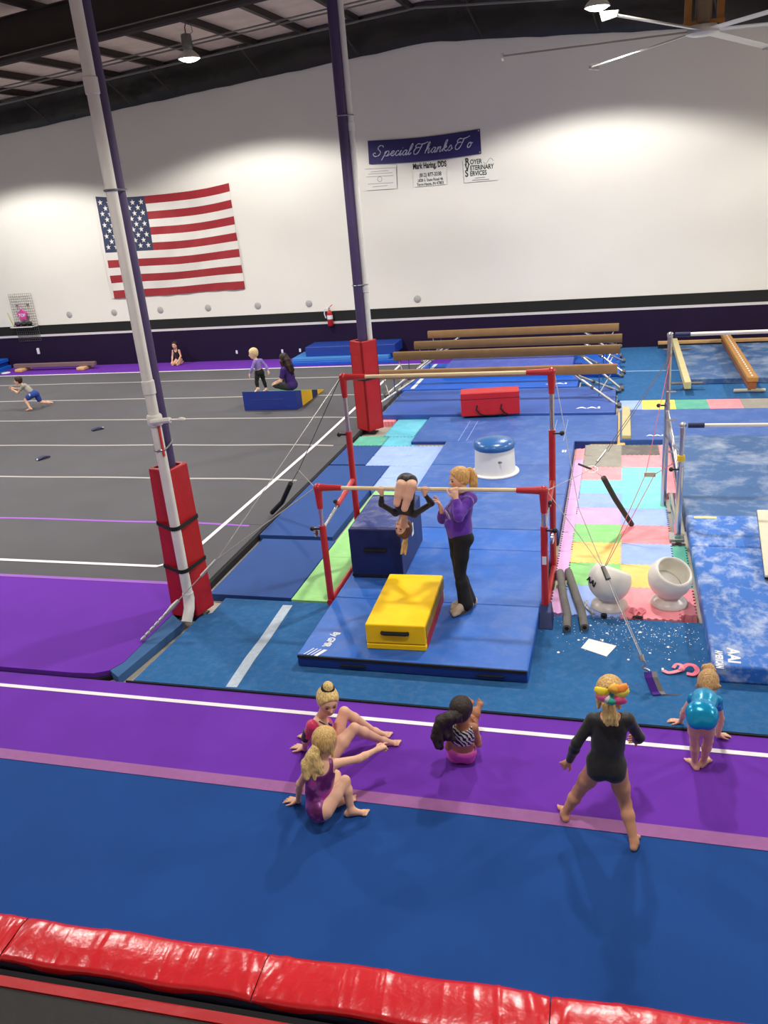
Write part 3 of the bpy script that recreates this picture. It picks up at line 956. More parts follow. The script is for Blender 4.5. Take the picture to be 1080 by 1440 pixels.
bs = thing('uneven_bars', (-1.9, 8.4, 0), 'red framed uneven bars with pale wooden rails and red joints', 'uneven bars')
LXa, LXb = -3.10, -.70
ylo, yhi, zlo, zhi = 7.82, 8.94, 1.42, 2.37
for x_, s_ in ((LXa, -1), (LXb, 1)):
    upright(bs, x_, ylo, zlo, 1.03 if s_ > 0 else .98, m_red_paint, s_ if s_ < 0 else 1)
    upright(bs, x_ + (.028 if s_ < 0 else .0), yhi, zhi, 1.72 if s_ > 0 else 1.72, m_red_paint, s_)
    # floor rail and feet
    MB().tube([(x_, ylo - .05, .05), (x_, yhi + .25, .05)], .035, 10).build('floor_rail', m_red_paint, bs, smooth=True)
    # adjustable spreader between the posts
    a_ = np.array([x_, ylo, .98 if s_ > 0 else .93])
    c_ = np.array([x_ + (.028 if s_ < 0 else 0.0), yhi, 1.12])
    MB().tube([a_, a_ * .55 + c_ * .45], .018, 10).build('spreader_rod', m_chrome, bs, smooth=True)
    MB().tube([a_ * .55 + c_ * .45, c_], .030, 10).build('spreader_tube', m_red_paint, bs, smooth=True)
    MB().ball(a_ * .55 + c_ * .45 + [s_ * .02, 0, .05], .025).build('spreader_knob', m_black_knob, bs, smooth=True)
    for yy, zz in ((ylo, zlo), (yhi, zhi)):
        xx = x_ + (.028 if (s_ < 0 and yy == yhi) else 0)
        j = MB().tube([(xx, yy, zz - .24), (xx, yy, zz - .1), (xx, yy, zz - .02)], [.032, .042, .045], 12)
        j.tube([(xx - s_ * -.0, yy, zz), (xx - s_ * .12, yy, zz), (xx - s_ * .27, yy, zz)], [.044, .036, .030], 12)
        j.ball((xx, yy, zz), .05)
        j.build('corner_joint', m_red_paint, bs, smooth=True)
    MB().lathe([(.02, 0), (.055, .01), (.055, .03), (.02, .04)], (x_ + s_ * .06, ylo, .9), 12, axis=(s_, 0, 0)).build('adjuster', m_chrome, bs, smooth=True)
MB().tube([(LXa + .26, ylo, zlo), (LXb - .26, ylo, zlo)], .021, 14).build('low_rail', m_bar_wood, bs, smooth=True)
MB().tube([(LXa + .285, yhi, zhi), (LXb - .26, yhi, zhi)], .021, 14).build('high_rail', m_bar_wood, bs, smooth=True)
MB().box(LXb - .022, LXb + .022, ylo - .042, ylo - .036, .62, .71).build('post_label', m_white_print, bs)
MB().hexa([(-.749, 7.55, -.012), (-.60, 7.55, -.012), (-.61, 7.86, -.012), (-.749, 7.86, -.012)], [(-.748, 7.66, .13), (-.625, 7.66, .13), (-.635, 7.86, .15), (-.748, 7.86, .15)]).build('foot_cover', mat('navy_foot_cover', (24, 44, 96), .6), bs, bevel=.01)

rs = thing('uneven_bars', (1.9, 10.5, 0), 'chrome uneven bars with white rails and dark blue joints over the dusty mats', 'uneven bars')
xr_, ylo2, yhi2, zlo2, zhi2 = .74, 9.98, 11.1, 1.46, 2.33
for x_, s_ in ((xr_, -1), (3.14, 1)):
    upright(rs, x_, ylo2, zlo2, .95, m_chrome, s_, .04, .028)
    upright(rs, x_ - (.12 if s_ < 0 else 0), yhi2, zhi2, 1.45, m_chrome, s_, .038, .03)
    MB().tube([(x_, ylo2 - .1, .05), (x_, yhi2 + .3, .05)], .035, 10).build('floor_rail', m_chrome, rs, smooth=True)
    MB().box(x_ - .10, x_ + .08, ylo2 - .12, ylo2 + .10, -.0, .04).build('foot_plate', m_galv, rs, bevel=.006)
    a_, c_ = np.array([x_ - .02, ylo2, .85]), np.array([x_ - (.12 if s_ < 0 else 0), yhi2, 1.35])
    MB().tube([a_, c_], .022, 10).build('spreader_rod', m_chrome, rs, smooth=True)
    MB().tube([a_ + [0, .1, .25], c_ + [0, 0, -.35]], .016, 8).build('spreader_rod', m_chrome, rs, smooth=True)
    MB().lathe([(.045, 0), (.045, .07)], (x_, ylo2, 1.02), 14).build('height_collar', mat('yellow_collar', (226, 190, 40), .5), rs, smooth=True)
    for yy, zz, xo in ((ylo2, zlo2, 0.0), (yhi2, zhi2, -.12 if s_ < 0 else 0.0)):
        j = MB().tube([(x_ + xo - s_ * .06, yy, zz), (x_ + xo - s_ * .24, yy, zz)], .032, 12)
        j.build('rail_joint', m_blue_joint, rs, smooth=True)
        j = MB().ball((x_ + xo, yy, zz), .042)
        j.tube([(x_ + xo, yy, zz - .1), (x_ + xo, yy, zz)], .034, 10)
        j.build('corner_joint', m_chrome, rs, smooth=True)
    for zz in (.98, 1.3, 1.6):
        MB().tube([(x_ - .14, yhi2 - .02 - (1.6 - zz), zz), (x_ - .02, yhi2 - .02 - (1.6 - zz), zz)], .014, 8).build('clamp_screw', m_chrome, rs, smooth=True)
m_white_rail = mat('white_rail', (230, 224, 216), .5)
MB().tube([(xr_ + .24, ylo2, zlo2), (2.9, ylo2, zlo2)], .021, 14).build('low_rail', m_white_rail, rs, smooth=True)
MB().tube([(xr_ + .12, yhi2, zhi2), (2.9, yhi2, zhi2)], .024, 14).build('high_rail', m_white_rail, rs, smooth=True)

# ------------------------------------------------------------------ tension cables


def cable(name, pts, r_, m, label, group='tension cables of the bar sets', extra=None):
    base = np.array(pts[-1], float)
    t = thing(name, base, label, 'cable', group)
    MB().tube(pts, r_, 6).build('wire', m, t, smooth=True)
    return t


AL = np.array([-4.93, 6.75, .02])
JL = np.array([-4.22, 7.38, .72])
topLlo, topLhi = np.array([LXa - .03, ylo, zlo]), np.array([LXa - .002, yhi, zhi])
topRlo, topRhi = np.array([LXb + .03, ylo, zlo]), np.array([LXb + .03, yhi, zhi])
t = cable('tension_cable', [topLlo, JL, JL * .55 + AL * .45, AL], .006, m_cable, 'steel tension cable from the low rail past the padded column to the floor')
MB().tube([JL * 1.0, JL * .8 + AL * .2], .018, 8).build('turnbuckle', m_galv, t, smooth=True)
q1, q2 = JL * .5 + AL * .5, JL * .3 + AL * .7
MB().tube([q1, q1 * .6 + q2 * .4, q2], [.02, .03, .015], 8).build('ratchet', m_galv, t, smooth=True)
for k in range(5):
    q = q2 + (AL - q2) * (k + .5) / 5
    MB().lathe([(.012, -.035), (.02, -.02), (.02, .02), (.012, .035)], q, 8, axis=(AL - q2)).build('chain_link', m_galv, t, smooth=True)
cable('tension_cable', [topLhi, JL + [.01, .01, 0]], .004, m_cable, 'thin cable from the high rail joining the turnbuckle by the padded column')
AR = np.array([-4.90, 10.42, .02])
K2 = np.array([-4.13, 9.80, .93])
t = cable('tension_cable', [topLhi, K2, AR], .005, m_dark_cable, 'tension cable in a black padded sleeve beside the grey spring floor')
s0 = K2 * .72 + AR * .28
MB().tube([s0, s0 * .5 + AR * .5 + [.02, -.02, -.03], AR + [.0, 0, .03]], .035, 10).build('sleeve', m_velcro, t, smooth=True)
text_mesh('AMERICAN', .075, m_white_print, 'lettering', t, frame4((s0 * .45 + AR * .55) + [.032, -.028, .0], (s0 - AR), (-.2, -.2, 1)), .001, bold=.002, sx=1.0)
cable('tension_cable', [topLlo, K2], .004, m_cable, 'short thin cable from the low rail to the black padded sleeve')

A0 = np.array([.34, 6.49, .015])
J0 = np.array([-.11, 7.3, .85])
mid = np.array([.235, 6.66, .30])
t = cable('tension_cable', [topRlo, J0 + [-.012, 0, 0], mid], .004, m_cable, 'steel cable from the low rail across the left chalk bowl to the purple floor strap')
cable('tension_cable', [topRhi, J0 + [-.25, .6, .35], J0], .004, m_cable, 'thin cable from the high rail down to the turnbuckle over the chalk bowl')
MB().tube([J0 + [.012, 0, 0], mid + [.012, 0, 0]], .004, 6).build('wire', m_cable, t, smooth=True)
MB().tube([J0, J0 * .85 + mid * .15], [.022, .028], 8).build('turnbuckle', mat('dark_turnbuckle', (110, 108, 104), .4, metal=.7), t, smooth=True)
e1 = mid + (A0 - mid) * .15
e2 = G(910, 946, .135)
MB().tube([mid, e1], [.03, .024], 8).build('ratchet', m_galv, t, smooth=True)
hook = [e1 + (e2 - e1) * s_ + np.array([.02 * math.sin(s_ * 9), 0, .01 * math.cos(s_ * 7)]) for s_ in np.linspace(0, 1, 9)]
MB().tube(hook, .011, 8).build('hook', m_galv, t, smooth=True)
stp = thing('floor_strap', (.34, 6.49, -.012), 'purple velcro strap with grey backing anchoring the cables to the floor', 'strap')
pA = [e2 + [.004, 0, .004], G(912, 953, .11), G(920, 973, .0), G(924, 978, -.008), G(944, 978, -.011)]
w1 = np.array([.065, .02, .0])
sbm = MB()
for i in range(3):
    a_, c_ = pA[i], pA[i + 1]
vsx = []
for p_ in pA[:4]:
    vsx += [p_ - w1 * .5, p_ + w1 * .5]
sbm.add(vsx, [(2 * i, 2 * i + 1, 2 * i + 3, 2 * i + 2) for i in range(3)])
so = sbm.build('strap_face', mat('purple_velcro', (72, 32, 140), .85), stp)
so.modifiers.new('S', 'SOLIDIFY').thickness = .012
sbm = MB()
vsx = []
for p_ in pA:
    vsx += [p_ + w1 * .5 + [0, .0, 0], p_ + w1 * .5 + [.045, .012, -.004]]
sbm.add(vsx, [(2 * i, 2 * i + 1, 2 * i + 3, 2 * i + 2) for i in range(4)])
so = sbm.build('strap_back', mat('grey_webbing', (128, 124, 124), .8), stp)
so.modifiers.new('S', 'SOLIDIFY').thickness = .01

# shared rear anchor with dark foam sleeve, and the red cables of the chrome set
AF = np.array([.20, 10.33, .03])
S1 = np.array([-.155, 9.80, .86])
K = np.array([-.29, 9.62, 1.03])
t = cable('tension_cable', [topRlo, K, S1, AF], .004, m_cable, 'cable in a long dark foam sleeve rising from the foam tiles')
MB().tube([S1, S1 * .6 + AF * .4 + [0, 0, -.025], AF], .034, 12).build('sleeve', mat('charcoal_foam', (62, 60, 58), .9, var=.1, vscale=20), t, smooth=True)
MB().tube([K + .07 * np.array([math.cos(a), .3 * math.sin(a), .5 * math.sin(a)]) for a in np.linspace(0, 2 * math.pi, 14)[:-1]], .006, 6, close=True).build('ring', m_galv, t, smooth=True)
MB().tube([K + [-.16, .02, .06], K], .014, 8).build('hook', m_dark_cable, t, smooth=True)
topC = np.array([.64, yhi2, zhi2 - .25])
t = cable('tension_cable', [topC, K + [.16, .25, .16], K + [.02, 0, .02]], .004, m_dark_cable, 'dark double cable from the chrome upright to the ring above the foam sleeve')
MB().tube([topC + [.03, 0, .02], K + [.18, .25, .14]], .004, 6).build('wire', m_dark_cable, t, smooth=True)
MB().tube([K + [.16, .25, .16], K + [.06, .1, .06]], .015, 8).build('turnbuckle', m_galv, t, smooth=True)
SP = PY(914, 667, 8.9)
t = cable('tension_cable', [topC, SP + [-.045, 0, 0], J0 + [.02, .02, 0]], .004, m_red_cable, 'pair of red cables held apart by a small cream spreader plate')
MB().tube([np.array([.70, ylo2, 1.02]), SP + [.05, 0, 0], J0 + [.03, .02, 0]], .004, 6).build('wire', m_red_cable, t, smooth=True)
MB().hexa([SP + [-.06, 0, -.03], SP + [.06, 0, -.03], SP + [.06, .012, -.03], SP + [-.06, .012, -.03]], [SP + [-.06, 0, .02], SP + [.06, 0, .02], SP + [.06, .012, .02], SP + [-.06, .012, .02]]).build('spreader_plate', m_cream, t)

# ------------------------------------------------------------------ chalk bowls and small things around them
m_bowl = mat('white_fibreglass', (238, 234, 224), .4, coat=.2)
m_chalk = mat('chalk_powder', (246, 245, 242), .95, bump=.4, bscale=60)


def chalk_bowl(c, ax, label):
    t = thing('chalk_bowl', (c[0], c[1], 0.0), label, 'chalk bowl', 'white chalk bowls on the foam tiles')
    x_, y_ = c[0], c[1]
    MB().lathe([(.19, 0), (.195, .012), (.185, .04), (.16, .06), (.12, .09), (.12, .12)], (x_, y_, 0), 36).build('stand', mat('clear_stand', (214, 206, 200), .3), t, smooth=True)
    ax = np.array(ax, float)
    ax /= np.linalg.norm(ax)
    R_ = .225
    cz = np.array([x_, y_, .30])
    th1 = rad(128)
    prof = []
    for i in range(16):
        th = th1 * i / 15
        prof.append((max(R_ * math.sin(th), .0005), -R_ * math.cos(th)))
    ri = .20
    for i in range(14):
        th = rad(126) * (1 - i / 13)
        prof.append((max(ri * math.sin(th), .0005), -ri * math.cos(th)))
    MB().lathe(prof, cz, 40, axis=ax).build('bowl', m_bowl, t, smooth='all')
    prof = [(ri * math.sin(rad(62)) * f_, -ri * math.cos(rad(62)) - .012 + .02 * (1 - f_)) for f_ in (1.02, .8, .5, .25, .001)]
    MB().lathe(prof, cz, 30, axis=ax).build('chalk', m_chalk, t, smooth='all')
    return t


cb1 = chalk_bowl((-.05, 8.12), (.32, .42, .85), 'round white chalk bowl crossed by the steel cables')
cb2 = chalk_bowl((.56, 8.24), (.30, -.42, .85), 'round white chalk bowl beside the chalk covered mat, opening showing')
cdir = np.array([0, 0, 4.33]) - np.array([-.05, 8.12, .3])
wv = PY(838, 824, 7.93)
text_mesh('AAI', .085, mat('black_print', (30, 30, 30), .6), 'lettering', cb1, frame4(np.array([-.235, 7.985, .345]), (.62, -.75, -.30), (.25, -.1, .9)), .003, bold=.002)

m_pipefoam = mat('grey_pipe_foam', (106, 103, 100), .9, var=.08, vscale=20, bump=.3, bscale=90)


def foam_tube(pts, label):
    c = pts[0]
    t = thing('foam_pipe_cover', (c[0], c[1], -.012), label, 'foam tube', 'grey foam tubes leaning by the low bar')
    n = len(pts)
    MB().tube(pts, .043, 16).build('tube', m_pipefoam, t, smooth=True)
    d = np.array(pts[0]) - np.array(pts[1])
    d /= np.linalg.norm(d)
    MB().lathe([(.022, 0), (.022, .002)], np.array(pts[0]) + d * .001, 12, axis=d).build('bore', m_velcro, t)
    s0, s1 = np.array(pts[0]), np.array(pts[-1])
    return t


foam_tube([(-.46, 7.52, .034), (-.47, 7.8, .05), (-.535, 8.2, .042), (-.612, 8.8, .045)], 'grey foam pipe cover lying closest to the red bar upright')
foam_tube([(-.285, 7.56, .034), (-.33, 7.9, .045), (-.415, 8.3, .05), (-.520, 8.82, .05)], 'grey foam pipe cover with a split end beside the left chalk bowl')
pp = MB().hexa([(*G(817, 910)[:2], -.011), (*G(853, 922)[:2], -.011), (*G(867, 907)[:2], -.011), (*G(828, 897)[:2], -.011)], [(*G(817, 910)[:2], -.008), (*G(853, 922)[:2], -.008), (*G(867, 907)[:2], -.008), (*G(828, 897)[:2], -.008)]).build('paper_sheet', mat('white_paper', (240, 240, 240), .8), loc=(-.14, 7.26, -.012))
tag(pp, 'blank white sheet of paper lying on the blue carpet', 'paper')
# pink elastic band with a knot
pb = thing('elastic_band', (.6, 6.9, -.012), 'knotted pink elastic band lying on the blue carpet', 'elastic band')


def ribbon(pts, wd, m, name, parent, th=.006):
    L_, R_ = [], []
    pts = smooth_path(pts, 5)
    for i, p_ in enumerate(pts):
        p_ = np.array(p_, float)
        tt = np.array(pts[min(i + 1, len(pts) - 1)], float) - np.array(pts[max(i - 1, 0)], float)
        n_ = np.cross(tt, [0, 0, 1.0])
        n_ = n_ / (np.linalg.norm(n_) + 1e-9)
        L_.append(p_ + n_ * wd / 2)
        R_.append(p_ - n_ * wd / 2)
    bb = MB()
    vs = [v for pr_ in zip(L_, R_) for v in pr_]
    bb.add(vs, [(2 * i, 2 * i + 1, 2 * i + 3, 2 * i + 2) for i in range(len(pts) - 1)])
    o_ = bb.build(name, m, parent)
    o_.modifiers.new('S', 'SOLIDIFY').thickness = th
    return o_


m_pinkband = mat('pink_elastic', (240, 150, 168), .8)
ribbon([(.45, 6.90, .0), (.50, 6.87, .0), (.58, 6.90, .008), (.62, 6.92, .02)], .04, m_pinkband, 'band_tail', pb)
ribbon([(.61, 6.92, .02), (.66, 6.97, .035), (.72, 6.97, .03), (.745, 6.92, .012), (.71, 6.87, .0), (.65, 6.87, .004)], .045, mat('pink_elastic_b', (238, 118, 140), .8), 'band_loop', pb)
ribbon([(.54, 6.95, .004), (.57, 6.99, .02), (.61, 6.96, .03), (.60, 6.90, .02)], .035, m_pinkband, 'band_loop', pb)
MB().ball((.61, 6.925, .016), .03, scale=(1, 1, .8)).build('knot', m_pinkband, pb, smooth=True)
MB().box(.435, .455, 6.895, 6.935, -.011, .012).build('clip', m_white_print, pb, bevel=.003)
# pink grips, black pucks, heap of chalky wire by the bowls
pg = thing('hand_grips', (.13, 8.0, 0), 'small crumpled pink hand grips between the chalk bowls', 'hand grips')
for k, (dx_, dy_) in enumerate(((0, 0), (.05, .03), (.02, -.04), (-.03, .02))):
    ribbon([(.19 + dx_, 7.96 + dy_, .004), (.22 + dx_, 8.01 + dy_, .03), (.26 + dx_, 7.98 + dy_, .02), (.23 + dx_, 7.94 + dy_, .004)], .03, mat('rose_leather', (226, 120, 134), .7), 'strap', pg)
tag(MB().lathe([(.032, 0), (.034, .01), (.03, .03), (.001, .034)], (-.10, 7.87, -.0), 14).build('black_puck', m_velcro, loc=(-.10, 7.87, 0), smooth=True), 'small black rubber puck at the foot of the left chalk bowl', 'rubber puck')
tag(MB().ball((.24, 7.88, .012), .05, scale=(1.1, .5, .25)).build('black_sponge', m_velcro, loc=(.24, 7.88, 0), smooth=True), 'small flat black sponge on the pink tile edge', 'sponge')
wh = thing('tangled_strap', (-.3, 8.0, 0), 'tangled whitish straps lying left of the chalk bowl', 'strap')
for k in range(6):
    a0 = rng.uniform(0, 6)
    pts = [((-.205, -.233, -.268, -.287, -.292, -.295)[i] + .016 * math.sin(a0 + i * 1.9), 7.895 + .055 * i + .012 * math.cos(a0 + i * 1.7), .008 + .012 * abs(math.sin(i + k))) for i in range(6)]
    MB().tube(pts, .006, 6).build('strap', mat('chalky_webbing', (206, 206, 206), .8) if k % 2 else m_grey_tape, wh, smooth=True)

# chalk dust scattered on the carpet and tiles around the bowls
r3 = np.random.default_rng(99)
cd = MB()
for k in range(420):
    x_, y_ = r3.normal(.25, .42), 7.62 + abs(r3.normal(0, .22)) * (-1 if r3.random() < .55 else .9)
    if not (-.75 < x_ < .84) or y_ > 7.86 or y_ < 6.9:
        continue
    q_ = r3.uniform(.002, .007) * (1 + 2 * (r3.random() < .06))
    z_ = -.0118
    a_ = r3.uniform(0, 6.28)
    cd.add([(x_ + q_ * math.cos(a_ + i * 1.257) * r3.uniform(.6, 1.2), y_ + q_ * math.sin(a_ + i * 1.257) * r3.uniform(.6, 1.2), z_ + .0008) for i in range(5)], [(0, 1, 2, 3, 4)])
tag(cd.build('chalk_dust', m_chalk, loc=(.2, 7.5, -.0118)), 'white chalk flecks spilled on the blue carpet before the bowls', 'chalk', kind='stuff')
# ------------------------------------------------------------------ trampoline with red pads in front
TZ = .47
tr = thing('trampoline', (-1.4, 1.6, 0), 'black trampoline bed with glossy red safety pads along its edge', 'trampoline')
th = math.atan2(.14, 4.27)
ux, uy = np.array([math.cos(th), math.sin(th), 0]), np.array([-math.sin(th), math.cos(th), 0])
P0 = np.array([-3.52, 2.93, 0.0])
m_red_gloss = mat('glossy_red_vinyl', (204, 22, 32), .28, var=.05, vscale=6, coat=.5, wrinkle=.25, wscale=9)


def pad_seg(s0, s1, seed):
    r2 = np.random.default_rng(seed)
    nu, prof = 160, []
    W_ = .285
    for a in np.linspace(0, 1, 13):
        prof.append((a * W_, .0))
    folds = [(r2.uniform(0, 1), r2.uniform(.003, .014), r2.uniform(.008, .03)) for _ in range(16)]
    vs = []
    nv = 17
    for i in range(nu + 1):
        f_ = i / nu
        s = s0 + (s1 - s0) * f_
        edge = min(f_, 1 - f_) * (s1 - s0)
        pinch = .022 * math.exp(-edge / .035)
        for j in range(nv):
            g_ = j / (nv - 1)
            # closed cushion profile: top from far edge to near edge then down the near side
            if g_ < .12:
                d, z = 0.012 * (1 - g_ / .12) * 0 + .0, TZ - .07 * (1 - g_ / .12)
            elif g_ < .82:
                e = (g_ - .12) / .70
                d, z = -W_ * e, TZ + .020 * math.sin(math.pi * e) ** .6
            else:
                e = (g_ - .82) / .18
                d, z = -W_ + .01 * e, TZ - .055 * e
            dz = 0
            if .1 < g_ < .9:
                for fc, fa, fw in folds:
                    x_ = (f_ - fc - .03 * (g_ - .5)) * (s1 - s0)
                    dz += fa * .5 * math.exp(-(x_ / fw) ** 2) * (.35 + .65 * abs(math.sin(g_ * 4 + fc * 9)))
                dz -= pinch
                # radiating creases near the seams
                dz += .006 * math.exp(-edge / .12) * math.sin((edge * 60 + g_ * 9))
            p = P0 + ux * s + uy * (d + .006 * math.sin(s * 9)) + np.array([0, 0, z + dz * .8])
            vs.append(p)
    fs = [(i * nv + j, (i + 1) * nv + j, (i + 1) * nv + j + 1, i * nv + j + 1) for i in range(nu) for j in range(nv - 1)]
    o_ = MB().add(vs, [f[::-1] for f in fs]).build('safety_pad', m_red_gloss, tr, smooth='all')
    return o_


def s_of(px, py):
    return float((G(px, py, TZ) - P0) @ ux)


seams = [-3.2, -1.3, s_of(40, 1289), s_of(381, 1334), s_of(775, 1394), 6.4]
for k in range(len(seams) - 1):
    pad_seg(seams[k] + .003, seams[k + 1] - .003, 40 + k)


def strip(d0, d1, z0, z1, name, m):
    q = [P0 + ux * a + uy * d for a, d in ((-3.2, d1), (6.4, d1), (6.4, d0), (-3.2, d0))]
    return MB().hexa([v + [0, 0, z0] for v in q], [v + [0, 0, z1] for v in q]).build(name, m, tr)


strip(-.345, -.30, TZ - .08, TZ - .06, 'gap_webbing', m_velcro)
strip(-.405, -.345, TZ - .07, TZ - .045, 'bed_binding', m_red_vinyl)
strip(-2.6, -.407, TZ - .075, TZ - .055, 'bed', mat('black_bed_weave', (34, 32, 32), .7, var=.12, vscale=14, bump=.3, bscale=300))
strip(-.28, -.02, .0, TZ - .03, 'frame_skirt', mat('navy_skirt', (20, 30, 60), .8))
strip(-2.75, -2.65, 0, TZ - .05, 'frame_skirt', MATS['navy_skirt'])

# ------------------------------------------------------------------ things on the back wall
m_flag_red = mat('flag_red', (158, 28, 40), .7, wrinkle=.12, wscale=3, sheen=.3)
m_flag_white = mat('flag_white', (232, 228, 222), .7, wrinkle=.12, wscale=3, sheen=.3)
m_flag_navy = mat('flag_navy', (40, 52, 88), .7, wrinkle=.12, wscale=3, sheen=.3)
F00, F10, F11, F01 = [PY(*q, YB - .004) for q in ((131, 276), (322, 257), (345, 406), (158, 420))]
fg = thing('flag', ((F00 + F11) / 2) * [1, 1, 0] + [0, 0, F01[2]], 'large stars and stripes flag pinned to the white wall', 'flag')


def flag_pt(a, c, lift=0.0):
    # a along the fly 0..1, c down the hoist 0..1
    p = (F00 * (1 - a) + F10 * a) * (1 - c) + (F01 * (1 - a) + F11 * a) * c
    sag = .22 * a * (1 - a) * 4 * (1 - c) * .62 + .010 * math.sin(a * 9 + c * 4)
    rip = .018 * math.sin(a * 26 + c * 9) + .012 * math.sin(a * 11 - c * 15)
    return p + np.array([0, -.015 - abs(rip) - lift, -sag * (1 if c < .99 else .8)])


def flag_patch(a0, a1, c0, c1, m, name, na=40, nc=2, lift=0.0, parent=None):
    vs = [flag_pt(a0 + (a1 - a0) * i / na, c0 + (c1 - c0) * j / nc, lift) for i in range(na + 1) for j in range(nc + 1)]
    fs = [(i * (nc + 1) + j, (i + 1) * (nc + 1) + j, (i + 1) * (nc + 1) + j + 1, i * (nc + 1) + j + 1) for i in range(na) for j in range(nc)]
    return MB().add(vs, [f[::-1] for f in fs]).build(name, m, parent or fg, smooth='all')


for k in range(13):
    a0 = .385 if k < 7 else .02
    flag_patch(a0, 1.0, k / 13, (k + 1) / 13, m_flag_red if k % 2 == 0 else m_flag_white, 'stripe')
flag_patch(.0, .02, 0, 1, m_flag_white, 'hoist_band', 2, 8)
cant = flag_patch(.02, .385, 0, 7 / 13, m_flag_navy, 'canton', 24, 12)
for r_ in range(9):
    for c_ in range(6 if r_ % 2 == 0 else 5):
        a = .02 + .365 * ((c_ * 2 + (1 if r_ % 2 == 0 else 2)) / 12)
        c = 7 / 13 * (r_ + 1) / 10
        ctr = flag_pt(a, c, .012)
        vs = [ctr]
        for k in range(10):
            an = math.pi / 2 + k * math.pi / 5
            rr = .085 if k % 2 == 0 else .034
            vs.append(ctr + np.array([rr * math.cos(an), 0, rr * math.sin(an)]))
        MB().add(vs, [(0, 1 + (k + 1) % 10, 1 + k) for k in range(10)]).build('star', m_flag_white, cant)

# banner with brush-script lettering
m_banner = mat('banner_navy', (38, 30, 98), .55, wrinkle=.06, wscale=2)
m_script = mat('pale_script', (196, 200, 222), .6)
B00, B10, B11, B01 = [PY(*q, YB - .03) for q in ((517, 198), (675, 181), (677, 216), (519, 231))]
bn = thing('banner', (-4.93, YB - .03, 5.0), 'navy banner with pale script lettering on the white wall', 'banner')
NB = 24
vs = []
for i in range(NB + 1):
    a = i / NB
    sag = -.05 * math.sin(math.pi * a)
    for c in (0, 1):
        p = (B00 * (1 - a) + B10 * a) * (1 - c) + (B01 * (1 - a) + B11 * a) * c
        vs.append(p + [0, -.008 * math.sin(a * 7) ** 2, sag])
MB().add(vs, [(2 * i, 2 * i + 1, 2 * i + 3, 2 * i + 2) for i in range(NB)]).build('cloth', m_banner, bn, smooth='all')
for k_, c_ in enumerate((vs[0], vs[1], vs[-2], vs[-1])):
    MB().lathe([(.02, 0), (.02, .02)], np.array(c_) + [.04 if k_ < 2 else -.04, .02, -.04 if k_ % 2 == 0 else .04], 8, axis=(0, -1, 0)).build('grommet', m_galv, bn)
# script letters drawn as pen strokes; x advances, x-height 1, ascender 2.1
SCR = {
    'S': (2.1, [[(1.75, 1.75), (1.5, 2.1), (1.05, 2.15), (.75, 1.8), (.85, 1.4), (1.25, 1.05), (1.4, .6), (1.15, .15), (.65, 0), (.2, .2), (.1, .55), (.35, .7), (.5, .5)]]),
    'p': (1.1, [[(0, .55), (.25, 1.0), (.05, .1), (-.25, -.85)], [(.1, .3), (.4, .95), (.75, .95), (.8, .5), (.5, .02), (.2, .1)], [(.5, .02), (.9, .15), (1.1, .45)]]),
    'e': (.85, [[(0, .4), (.45, .55), (.65, .8), (.5, 1.0), (.22, .8), (.15, .3), (.4, 0), (.7, .15), (.9, .45)]]),
    'c': (.8, [[(.6, .8), (.45, 1.0), (.18, .75), (.12, .3), (.35, 0), (.62, .12), (.85, .45)]]),
    'i': (.55, [[(0, .4), (.25, 1.0), (.12, .2), (.25, 0), (.55, .4)], [(.38, 1.4), (.42, 1.48)]]),
    'a': (1.0, [[(.7, .85), (.45, 1.0), (.15, .7), (.08, .25), (.3, 0), (.6, .35), (.78, 1.0), (.65, .2), (.8, 0), (1.05, .4)]]),
    'l': (.6, [[(0, .4), (.45, 1.3), (.55, 2.0), (.35, 2.05), (.15, 1.0), (.15, .2), (.3, 0), (.6, .4)]]),
    'T': (1.9, [[(.1, 1.2), (.0, 1.65), (.35, 2.0), (.9, 1.9), (1.5, 1.95), (2.1, 2.2)], [(1.15, 1.95), (1.0, 1.2), (.75, .4), (.4, .0), (.0, .1), (-.15, .6), (.1, 1.15), (.6, 1.3), (1.0, 1.1)]]),
    'h': (1.05, [[(0, .4), (.45, 1.3), (.55, 2.0), (.35, 2.05), (.2, 1.2), (.05, 0)], [(.1, .4), (.4, .95), (.65, .9), (.6, .3), (.7, 0), (1.05, .4)]]),
    'n': (1.05, [[(0, .5), (.2, 1.0), (.08, 0)], [(.12, .4), (.42, .95), (.65, .9), (.6, .3), (.7, 0), (1.05, .4)]]),
    'k': (1.0, [[(0, .4), (.45, 1.3), (.55, 2.0), (.35, 2.05), (.2, 1.2), (.05, 0)], [(.12, .4), (.5, 1.0), (.65, .8), (.25, .5), (.55, .1), (.75, 0), (1.0, .35)]]),
    's': (.8, [[(0, .4), (.35, 1.0), (.6, .5), (.5, .1), (.15, .0), (.05, .2)], [(.5, .1), (.8, .4)]]),
    'o': (.9, [[(.5, 1.0), (.18, .8), (.1, .3), (.35, 0), (.65, .3), (.68, .8), (.5, 1.0), (.6, .8), (.95, .85)]]),
    ' ': (.55, []),
}


